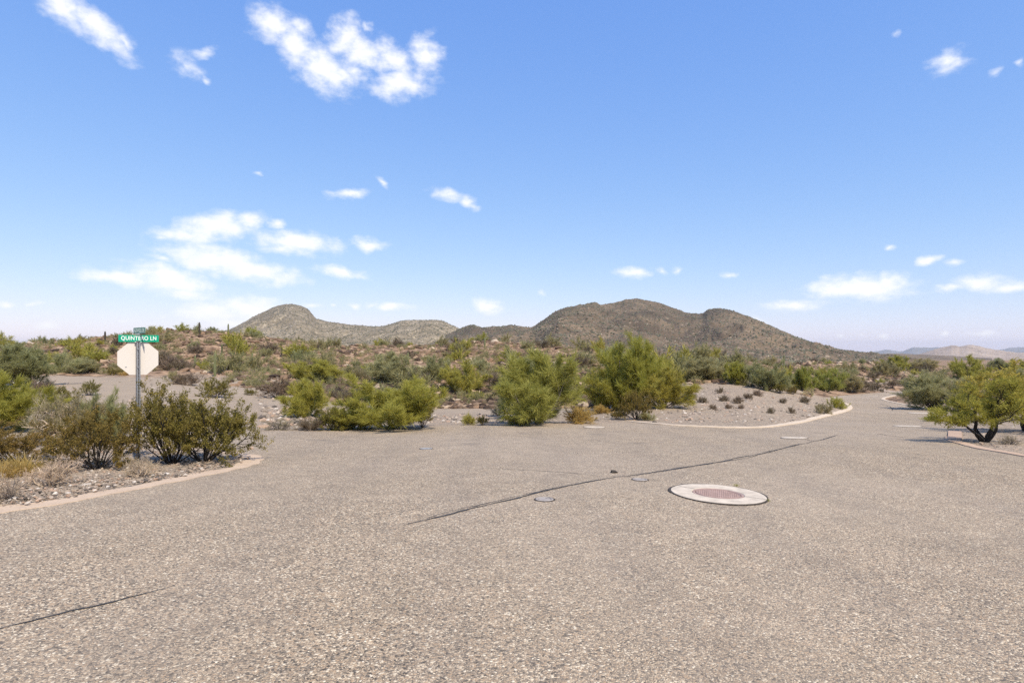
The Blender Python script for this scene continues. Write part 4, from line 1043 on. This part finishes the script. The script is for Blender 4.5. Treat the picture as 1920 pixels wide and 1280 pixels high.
P('clump', 1547, 776, 1532, 1564, 757, 'straw', 'dead', 'straw coloured shrub left of the kerb nose', 2, 1)
TUFTS = sorted([(1317, 756, 22, 12), (1358, 752, 20, 12), (1384, 756, 26, 14), (1403, 748, 18, 11), (1468, 756, 14, 10), (1338, 768, 14, 10), (1367, 767, 14, 9), (1390, 767, 14, 9), (1446, 776, 16, 12), (1484, 776, 18, 14), (1510, 757, 20, 13), (1300, 748, 20, 12), (1420, 742, 22, 12), (1352, 738, 18, 12)])
ORD = ['leftmost', 'second', 'third', 'fourth', 'fifth', 'sixth', 'seventh', 'eighth', 'ninth', 'tenth', 'eleventh', 'twelfth', 'thirteenth', 'rightmost']
for n_, (px, row, w, h) in enumerate(TUFTS):
    lb = f'{ORD[n_]} of the small greyish tufts on the gravel mound' + ('' if n_ in (0, 13) else ', counted from the left')
    P('clump', px, row, px - w / 2, px + w / 2, row - h, 'brown', 'dead_dark', lb, None, .8, group='tufts on the gravel mound')
P('mesquite', 1856, 831, 1775, 1950, 716, 'mesquite', 'bark_dark', 'yellow green tree with forked black trunk at the right kerb', 1, 1.0, rot=2.2)
P('mesquite', 1945, 812, 1826, 2060, 700, 'mesquite', 'bark_dark', 'taller yellow tree cut by the right picture edge', 2, 1.5, rot=.7)
P('palo', 1754, 768, 1700, 1812, 706, 'palo_grey', 'bark', 'grey green palo verde inside the far road bend', 0, 1.5)
P('palo', 1822, 770, 1776, 1872, 712, 'palo_grey', 'bark', 'green bush between the bend palo verde and the trees', 1, 1.2)
P('dead', 1897, 836, 1874, 1920, 814, 'straw', 'dead_dark', 'dead twig shrub right of the black trunk', 1, 2)
P('clump', 1745, 790, 1728, 1764, 778, 'palo', 'dead', 'low yellowish weeds along the right kerb', 0, 1)
P('palo', 1826, 712, 1782, 1858, 670, 'palo', 'bark', 'round green bush on the skyline above the right trees', 2, 1)
P('palo', 1682, 697, 1656, 1708, 669, 'palo', 'bark', 'green bush on the skyline above the road bend', 1, 1)
P('palo', 1652, 703, 1638, 1668, 678, 'olive', 'bark', 'narrow olive bush left of the skyline bush', 2, 1)
P('palo', 1735, 697, 1704, 1766, 677, 'olive', 'bark', 'wide olive scrub between two skyline bushes', 0, 1)
P('palo', 1872, 695, 1852, 1896, 673, 'palo_grey', 'bark', 'grey green skyline bush near the right edge', 1, 1)
P('palo', 1908, 696, 1888, 1934, 676, 'palo', 'bark', 'green skyline bush at the right picture edge', 2, 1)
for px, row, x0, x1, top, lb in [(1648, 734, 1628, 1668, 714, 'brown bush nearest the road on the pale bank'), (1674, 731, 1660, 1688, 716, 'brown bush in the middle of the pale bank'), (1696, 728, 1684, 1708, 713, 'brown bush at the right of the pale bank'), (1622, 736, 1606, 1640, 716, 'rusty olive bush at the left end of the pale bank')]:
    P('creosote', px, row, x0, x1, top, 'brown', 'bark', lb, None, .8)
P('clump', 1716, 696, 1700, 1734, 690, 'palo', 'dead', 'tiny lime shrub on top of the pale bank', 1, .8)
# weeds by the manhole
P('grass', 1381, 911, 1373, 1390, 904, 'palo', 'dead', 'tiny yellow green weed behind the big manhole', 2, .3, name='weed')
P('grass', 1440, 940, 1434, 1447, 933, 'palo', 'dead', 'tiny weed at the right rim of the big manhole', 1, .3, name='weed')

# --- saguaros
def cactus(px, row, top, wpx, label, dead=False, arm=False, seed=0):
    p = at(px, row); k = p[1] / F; H = (row - top) * k; R = max(wpx * k / 2, .09)
    n = 16; a = np.linspace(0, 2 * math.pi, n, endpoint=False); rib = np.where(np.arange(n) % 2 == 0, 1., .8)
    def col(x, y, z0, z1, r):
        zs = np.array([0, .1, .4, .7, .88, .96, 1.0]); rs = np.array([.8, .92, 1, .98, .86, .6, .12]) * r
        v = np.vstack([np.column_stack([x + q * rib * np.cos(a), y + q * rib * np.sin(a), np.full(n, z0 + (z1 - z0) * s)]) for s, q in zip(zs, rs)])
        i = np.arange(n); j = (i + 1) % n
        f = np.vstack([np.column_stack([m * n + i, m * n + j, (m + 1) * n + j, (m + 1) * n + i]) for m in range(len(zs) - 1)])
        return v, f
    v, f = col(0, 0, -.1, H, R)
    if arm:
        v2, f2 = tubes([(np.array([[0, 0, H*.42], [R*1.5, 0, H*.45], [R*2.4, 0, H*.52], [R*2.5, 0, H*.75]]), np.array([.5, .6, .62, .3]) * R)], 8)
        f = np.vstack([f, f2 + len(v)]); v = np.vstack([v, v2])
    o = link('saguaro_cactus', make_mesh('saguaro_cactus', v, f, mats=[M['cactus_dead' if dead else 'cactus']], smooth_shade=False), None, (p[0], p[1], p[2] - .05))
    tag(o, label, 'cactus')
cactus(403, 706, 660, 5, 'thickest tall saguaro among the bushes below the left hill')
cactus(374, 626, 603, 3.2, 'slim saguaro on the very top of the left hill', True)
cactus(428, 630, 606, 3.2, 'slim saguaro on the right shoulder of the left hill')
cactus(197, 643, 620, 3.6, 'dark saguaro on the skyline left of the street sign', True)
cactus(366, 690, 665, 4, 'pale saguaro left of the thickest one')
cactus(416, 668, 643, 3.4, 'saguaro halfway up the left hill')
cactus(473, 684, 660, 3.6, 'thin saguaro at the foot of the left hill')
cactus(528, 668, 648, 3.4, 'dark saguaro on the right flank of the left hill', True)
cactus(597, 659, 645, 3.4, 'short black saguaro on the saddle skyline', True)
cactus(765, 684, 660, 4, 'pale saguaro above the blue green palo verde')
cactus(1478, 733, 706, 7, 'black dead saguaro stump on the gravel mound', True)
cactus(1470, 694, 664, 3.2, 'thin saguaro below the brown mountain')
cactus(2, 655, 634, 3.2, 'thin saguaro at the far left skyline', True)
cactus(909, 652, 632, 3.4, 'short saguaro on the central knoll')

# --- hillside scrub: the largest as individuals, the rest as one mass
def free_ground(n, ymin, ymax, pxa, pxb, rg):
    Y = np.exp(math.log(ymin) + (math.log(ymax) - math.log(ymin)) * rg.random(n)); px = pxa + (pxb - pxa) * rg.random(n)
    x = (px - CX) / F * Y
    k = ~inside(OUT, x, Y); d = np.full(n, 99.); nr = Y < 95; d[nr] = np.minimum(dist_line(OUT, x[nr], Y[nr]), dist_line(TRACK, x[nr], Y[nr], False))
    k &= d > 2.2
    k &= ~((px < 430) & (Y < 48)); k &= ~((px > 1290) & (px < 1560) & (Y < 38)); k &= ~((px > 1590) & (Y < 84))
    return x[k], Y[k], px[k]
rs = np.random.default_rng(21)
sx, sy, spx = free_ground(900, 40, 165, -40, 1960, rs)
sz = hground(sx, sy); vis = np.ones(len(sx), bool)
for k in range(len(sx)):
    t = np.linspace(.15, .985, 90); vis[k] = np.all(hbase(sx[k]*t, sy[k]*t) <= CAMZ + (sz[k] + 1.2 - CAMZ) * t)
sx, sy, sz, spx = sx[vis], sy[vis], sz[vis], spx[vis]
zone = lambda px: 'on the left brown hill' if px < 560 else 'on the middle rocky rise' if px < 860 else 'on the central knoll' if px < 1240 else 'below the brown mountain' if px < 1580 else 'beyond the road bend'
KIN = [('olive', 'bark', 'olive'), ('palo_grey', 'bark', 'grey green'), ('brown', 'dead_dark', 'brown'), ('palo', 'bark', 'yellow green'), ('olive', 'bark', 'olive')]
MARKS = [(197, 632, 'the left skyline saguaro'), (259, 660, 'the octagon panel'), (374, 615, 'the hilltop saguaro'), (428, 618, 'the hill shoulder saguaro'), (403, 690, 'the thickest saguaro'), (40, 690, 'the big left palo verde'), (120, 690, 'the gravel flat bushes'),
         (473, 672, 'the thin hill foot saguaro'), (528, 658, 'the dark hill flank saguaro'), (597, 652, 'the short black saguaro'), (580, 695, 'the palo verde above the rubble'), (730, 695, 'the blue green palo verde'), (765, 672, 'the pale middle saguaro'), (868, 705, 'the palo verde over dark rock'),
         (909, 642, 'the knoll saguaro'), (1000, 690, 'the central palo verde'), (1184, 670, 'the tallest palo verde'), (1330, 696, 'the olive ridge bush'), (1440, 705, 'the bush left of the stump'), (1470, 680, 'the thin mountain foot saguaro'), (1506, 712, 'the bush right of the stump'), (1552, 715, 'the bush before the bend'), (1600, 700, 'the dull olive bend bush'), (1682, 683, 'the bend skyline bush'), (1740, 688, 'the wide skyline scrub'), (1826, 690, 'the round skyline bush'), (1900, 690, 'the right edge skyline bushes'), (660, 740, 'the dry shrub row'), (1085, 700, 'the central dark rocks')]
def where(px, row):
    d, mx, my, nm = min((math.hypot(px - a, (row - b) * 1.6), a, b, n) for a, b, n in MARKS)
    hor = 'left of' if px < mx else 'right of'; dy = my - row
    if abs(px - mx) < 9: return ('above ' if dy > 0 else 'below ') + nm
    near = 'just ' if d < 22 else '' if d < 45 else 'well ' if d < 80 else 'far '
    return near + ('up and ' if dy > 12 else 'down and ' if dy < -12 else '') + hor + ' ' + nm
used_labels = {}
for k in range(min(290, len(sx))):
    lf, wd, word = KIN[int(rs.integers(len(KIN)))]
    me = plant_meshes('scrub', int(rs.integers(4)), lf, wd, 1.0, merged=True)
    o = link('scrub_bush', me, None, (sx[k], sy[k], sz[k] - .04)); w = (.9 + 1.7 * rs.random() ** 1.5) * (1.25 if word in ('olive', 'yellow green') else 1)
    o.scale = (w, w, w * (.55 + .25 * rs.random())); o.rotation_euler = (0, 0, rs.random() * 6.283)
    size = 'large' if w > 2.0 else 'small' if w < 1.2 else 'medium'
    row = HY - F * (sz[k] + .4 * w - CAMZ) / sy[k]
    tag(o, f'{size} {word} scrub bush {where(spx[k], row)}', 'shrub', f'{word} scrub {zone(spx[k])}')

def mass_scrub():
    x, y, px = free_ground(6000, 36, 230, -60, 1990, rs); z = hground(x, y)
    fam = {}
    for k in range(len(x)):
        pass
    (wv, wq), (lv, lf, tn) = plant_parts('scrub', 77, .32)
    lo, hi = lv.min(0), lv.max(0); lv = lv / np.array([hi[0]-lo[0], hi[1]-lo[1], hi[2]])
    n = len(x); s = .5 + 1.0 * rs.random(n) ** 2; a = rs.random(n) * 6.283
    v = lv[None] * np.stack([s, s, s * .62], -1)[:, None]
    v = np.stack([v[..., 0]*np.cos(a)[:, None] - v[..., 1]*np.sin(a)[:, None], v[..., 0]*np.sin(a)[:, None] + v[..., 1]*np.cos(a)[:, None], v[..., 2]], -1) + np.stack([x, y, z - .03], -1)[:, None]
    off = (np.arange(n) * len(lv))[:, None, None]
    tint = np.clip(np.tile(tn, (n, 1)) * .6 + rs.random((n, 1)) * .45, 0, 1)
    o = link('hillside_scrub', make_mesh('hillside_scrub', v.reshape(-1, 3), [(f[None] + off).reshape(-1, f.shape[1]) for f in lf], tint=tint.ravel(), mats=[M['olive']]))
    tag(o, 'countless small olive scrub plants covering the hillsides', 'scrub', kind='stuff')
mass_scrub()

# ------------------------------------------------------------------ rocks
def rock_fields():
    x, y, px = free_ground(30000, 33, 190, -60, 1990, rs); z = hground(x, y); n = len(x)
    s = (.08 + .46 * rs.random(n) ** 4) * (y / 70) ** .45
    t = np.clip(rs.normal(.5, .22, n) + fbm(x * .25, y * .25, 3) * .9, 0, 1)
    scatter_shapes('hillside_rocks', np.column_stack([x, y, z + s * .1]), s, M['rocks'], 'countless brown and tan rocks strewn over the hillsides', 'rocks', rs, 'ico', .6, t)
    # dark varnished bank behind the dry shrub row and rubble beside the pavement
    pts, sz_ = [], []
    for (xa, xb, ra, rb, n, sa, sb) in [(560, 800, 714, 744, 900, .12, .6), (780, 940, 722, 766, 1500, .12, .40), (930, 1120, 680, 766, 1900, .12, .42), (1200, 1330, 690, 716, 260, .12, .5), (1420, 1700, 684, 726, 260, .1, .4), (1690, 1860, 694, 712, 120, .1, .5)]:
        for _ in range(n):
            p = at(xa + (xb - xa) * rs.random(), ra + (rb - ra) * rs.random()); pts.append(p); sz_.append(sa + (sb - sa) * rs.random() ** 3)
    pts = np.array(pts); sz_ = np.array(sz_); pts[:, 2] = hground(pts[:, 0], pts[:, 1]) + sz_ * .15
    scatter_shapes('dark_rocks', pts, sz_, M['darkrocks'], 'heaps of dark varnished rock along the bank', 'rocks', rs, 'ico', .6, np.clip(rs.normal(.45, .32, len(pts)), 0, 1))
    pts, sz_ = [], []
    for (xa, xb, ra, rb, n, sa, sb) in [(490, 660, 764, 803, 900, .03, .14), (800, 1000, 778, 794, 400, .03, .11), (1090, 1330, 745, 794, 500, .025, .09), (1280, 1560, 728, 793, 1500, .025, .09), (480, 560, 700, 760, 300, .03, .12), (270, 520, 690, 715, 260, .04, .16), (1640, 1760, 737, 765, 160, .03, .1), (1770, 1925, 800, 846, 420, .015, .05), (90, 420, 712, 760, 260, .03, .09)]:
        for _ in range(n):
            p = at(xa + (xb - xa) * rs.random(), ra + (rb - ra) * rs.random()); pts.append(p); sz_.append(sa + (sb - sa) * rs.random() ** 3)
    pts = np.array(pts); sz_ = np.array(sz_); ok = ~inside(OUT, pts[:, 0], pts[:, 1]) & (dist_line(OUT, pts[:, 0], pts[:, 1]) > .4); pts = pts[ok]; sz_ = sz_[ok]
    pts[:, 2] = hground(pts[:, 0], pts[:, 1]) * .999 + .0 + sz_ * .2
    scatter_shapes('rubble', pts, sz_, M['pebbles'], 'countless grey and tan rubble stones on the gravel verges', 'stones', rs, 'ico', .6)
    # pebbles of the near verges
    pts = []
    while len(pts) < 12000:
        pts += [at(a, b) for a, b in zip(-40 + 540 * rs.random(600), 835 + 125 * rs.random(600))]
    pts = np.array(pts); d = dist_line(kerb_left, pts[:, 0], pts[:, 1], False); ok = ~inside(OUT, pts[:, 0], pts[:, 1]) & (d > .27 - .12 * rs.random(len(pts)) ** 3); pts = pts[ok]
    s = .005 + .026 * rs.random(len(pts)) ** 5; pts[:, 2] += s * .25 + .026
    scatter_shapes('verge_pebbles', pts, s, M['pebbles'], 'countless small pebbles on the verge round the street sign', 'pebbles', rs, 'ico', .6)
    # larger single stones
    big = [(300, 892, 20, 'flat pale stone on the kerb below the large creosote', .9), (104, 922, 14, 'flat pinkish stone before the pale twig shrub', .62), (65, 917, 26, 'grey flat stone left of the pale twig shrub', .35), (52, 938, 12, 'black stone beside the kerb at far left', .0), (130, 902, 18, 'dark flat stone right of the pale twig shrub', .08),
           (172, 904, 10, 'white stone in the middle of the verge', 1.), (95, 935, 14, 'reddish stone nearest the kerb at left', .68), (160, 912, 16, 'cream stone beside the white one', .92), (275, 903, 16, 'dark flat stone under the bleached twig shrub', .05), (200, 902, 13, 'light grey stone left of the bleached twig shrub', .85), (1150, 886, 13, 'dark clod lying beside the road crack', .0),
           (470, 842, 12, 'cream stone lying at the kerb tip', .75), (519, 781, 13, 'flat pale slab on the rubble left of the lone green bush', .85), (602, 773, 14, 'tilted pale slab right of the lone green bush', .85), (948, 768, 9, 'white stone left of the central bush', 1.), (30, 928, 16, 'tan stone before the grey dead twigs', .5)]
    for k, (px, row, w, lb, tn) in enumerate(big):
        p = at(px, row); r = w * p[1] / F / 2
        me = scatter_shapes('stone', np.zeros((1, 3)), np.array([r]), M['pebbles'], None, None, np.random.default_rng(50 + k), 'ico', .42 if 'flat' in lb or 'slab' in lb else .6, np.array([tn]), kind=None)
        o = link('stone', me, None, (p[0], p[1], p[2] + r * .22)); tag(o, lb, 'stone')
rock_fields()

# ------------------------------------------------------------------ street sign
M['steel'] = plain('galvanised_steel', (.36, .36, .36), .45, metal=.7, var=.12, scale=30)
M['panel'] = plain('sign_back', (.64, .585, .52), .9, var=.012, scale=3, spec=.05)
M['green'] = plain('sign_green', (.0, .30, .17), .45, var=.03, scale=5)
M['green_dull'] = plain('weathered_sign_green', (.12, .25, .19), .6, var=.08, scale=9)
M['white'] = plain('sign_white', (.82, .84, .80), .5, var=.02)
M['white_dull'] = plain('weathered_sign_white', (.52, .60, .54), .6, var=.05)
def box(name, sx_, sy_, sz__, loc, mat, parent, bev=.002, rot=0):
    x, y, z = sx_/2, sy_/2, sz__/2; v = []
    for zz, ii in ((-z, 0), (-z + bev, bev), (z - bev, bev), (z, 0)):
        e = 0 if ii else bev
        v += [(-x+e, -y+e, zz), (x-e, -y+e, zz), (x-e, y-e, zz), (-x+e, y-e, zz)]
    f = [(3, 2, 1, 0), (12, 13, 14, 15)]
    for k in range(3):
        for i in range(4): j = (i+1) % 4; f.append((k*4+i, k*4+j, k*4+4+j, k*4+4+i))
    o = link(name, make_mesh(name, np.array(v), np.array(f), mats=[mat]), parent, loc); o.rotation_euler = (0, 0, rot); return o
def lettering(txt, height, xs, mat, parent, loc, rot, name='lettering', weight=.012):
    cu = bpy.data.curves.new('lettering', 'FONT'); cu.body = txt; cu.size = height / .70; cu.align_x = 'CENTER'; cu.align_y = 'CENTER'; cu.extrude = .0008; cu.offset = weight * cu.size; cu.space_character = 1.06
    t = bpy.data.objects.new('lettering_curve', cu); COL.objects.link(t)
    dg = bpy.context.evaluated_depsgraph_get(); dg.update()
    me = bpy.data.meshes.new_from_object(t.evaluated_get(dg)); bpy.data.objects.remove(t)
    me.materials.clear(); me.materials.append(mat)
    co = np.empty(len(me.vertices) * 3, np.float32); me.vertices.foreach_get('co', co); co = co.reshape(-1, 3); mid = (co.max(0) + co.min(0)) / 2; wd = co.max(0) - co.min(0)
    co[:, :2] -= mid[:2]; co[:, 0] *= xs / wd[0]; co[:, 1] *= height / wd[1]; me.vertices.foreach_set('co', co.ravel())
    o = link(name, me, parent, loc); o.rotation_euler = rot; return o
def street_sign():
    p = at(259, 868); k = p[1] / F
    root = bpy.data.objects.new('street_sign', None); COL.objects.link(root); root.location = p
    az = math.atan2(p[0], p[1]); root.rotation_euler = (0, 0, -az)
    tag(root, 'white backed octagonal stop sign with green QUINTERO LN name plates on a steel post', 'street sign')
    Zr = lambda row: (868 - row) * k
    # square perforated post
    W = 6.2 * k; top = Zr(640); pitch = .0254; n = int((top + .25) / pitch); r = W * .19; h = W / 2
    vs, fs = [], []
    ang = np.radians([45, 90, 135, 180, 225, 270, 315, 0])
    for s in range(4):
        ca, sa = math.cos(s * math.pi / 2), math.sin(s * math.pi / 2)
        for m in range(n):
            zc = -.25 + (m + .5) * pitch; b = len(vs); hz = pitch / 2
            outer = [(h, hz), (0, hz), (-h, hz), (-h, 0), (-h, -hz), (0, -hz), (h, -hz), (h, 0)]
            inner = [(r * math.cos(q), r * math.sin(q)) for q in ang]
            for (a, c) in outer + inner: vs.append((a * ca + h * sa, a * sa - h * ca, zc + c))
            for i in range(8): j = (i + 1) % 8; fs.append((b + i, b + j, b + 8 + j, b + 8 + i))
    post = link('post', make_mesh('post', np.array(vs), np.array(fs)[:, ::-1], mats=[M['steel']]), root); post.rotation_euler = (0, 0, .30)
    box('post_hollow_shade', W * .80, W * .80, top + .2, (0, 0, (top + .2) / 2 - .2), M['gap'], root, rot=.30)  # added dark filler: stands for the shade inside the hollow post
    box('post_cap', W * 1.04, W * 1.04, .008, (0, 0, top + .006), M['steel'], root, rot=.30)
    # octagon panel behind the post
    zc = (Zr(641) + Zr(702)) / 2; hw = 66 / 2 * k; hh = 62 / 2 * k; c = .4142
    pts = [(hw, c*hh), (c*hw, hh), (-c*hw, hh), (-hw, c*hh), (-hw, -c*hh), (-c*hw, -hh), (c*hw, -hh), (hw, -c*hh)]
    y0, y1 = W * .70, W * .70 + .004
    v = [(a, y0, b) for a, b in pts] + [(a, y1, b) for a, b in pts]
    f8 = np.array([list(range(8))[::-1], list(range(8, 16))]); f4 = np.array([(i, (i+1) % 8, 8 + (i+1) % 8, 8 + i) for i in range(8)])
    pan = link('octagon_panel', make_mesh('octagon_panel', np.array(v), [f8, f4], mats=[M['panel']]), root, (0, 0, zc)); pan['label'] = 'bare cream back of a stop sign'
    sc = link('scratch', disc_mesh('scratch', .014, .0012, 0, M['steel'], 10, .0005), pan, (-19.5 * k, y0 - .0002, -16.5 * k)); sc.rotation_euler = (math.pi / 2, 0, 0); sc.scale = (1.2, .6, 1)
    for zz in (hh * .55, -hh * .55):
        bo = link('bolt', disc_mesh('bolt', .012, .01, 0, M['steel'], 8, .002), root, (0, -W * .74, zc + zz)); bo.rotation_euler = (math.pi / 2, 0, .0)
    # name plates
    hA = 13.2 * k; wA = 65 * k; zA = Zr(634.4)
    pl = box('name_plate', wA, .004, hA, (1.2 * k, W * .34, zA), M['green'], root, bev=.001); pl['label'] = 'green plate reading QUINTERO LN'
    lettering('QUINTERO LN', hA * .66, wA * .87, M['white'], pl, (.0, -.0032, .0), (math.pi / 2, 0, 0))
    box('plate_bracket', 11 * k, W * .9, 1.6 * k, (0, W * .3, Zr(641.2)), M['white_dull'], root, bev=.002)
    box('plate_bracket', 6 * k, W * .5, 2.6 * k, (0, W * .34, Zr(626.6)), M['steel'], root, bev=.002)
    hB = 11.5 * k
    rotB = math.radians(-70)
    plB = box('name_plate', .50, .004, hB, (2.0 * k, W * .34, Zr(619.6)), M['green_dull'], root, bev=.001, rot=rotB); plB['label'] = 'faded green cross street plate seen edge on'
    lettering('RON KEE DR', hB * .66, .42, M['white_dull'], plB, (0, -.0032, 0), (math.pi / 2, 0, 0))
street_sign()

# ------------------------------------------------------------------ haze in the air
def haze():
    v = np.array([(x, y, z) for z in (-125, 96) for x, y in ((-7800, -7800), (7800, -7800), (7800, 7800), (-7800, 7800))], float)
    f = np.array([(3, 2, 1, 0), (4, 5, 6, 7), (0, 1, 5, 4), (1, 2, 6, 5), (2, 3, 7, 6), (3, 0, 4, 7)])
    m = bpy.data.materials.new('haze_air'); m.use_nodes = True; nt = m.node_tree; nt.nodes.clear()
    o_ = nt.nodes.new('ShaderNodeOutputMaterial'); pv = nt.nodes.new('ShaderNodeVolumePrincipled')
    pv.inputs['Color'].default_value = (.93, .95, 1, 1); pv.inputs['Density'].default_value = HAZE; pv.inputs['Anisotropy'].default_value = .2
    nt.links.new(pv.outputs[0], o_.inputs['Volume'])
    o = link('haze', make_mesh('haze', v, f, mats=[m])); tag(o, 'thin pale desert haze over the far hills', 'haze', kind='stuff')
HAZE = 1.0e-4
haze()
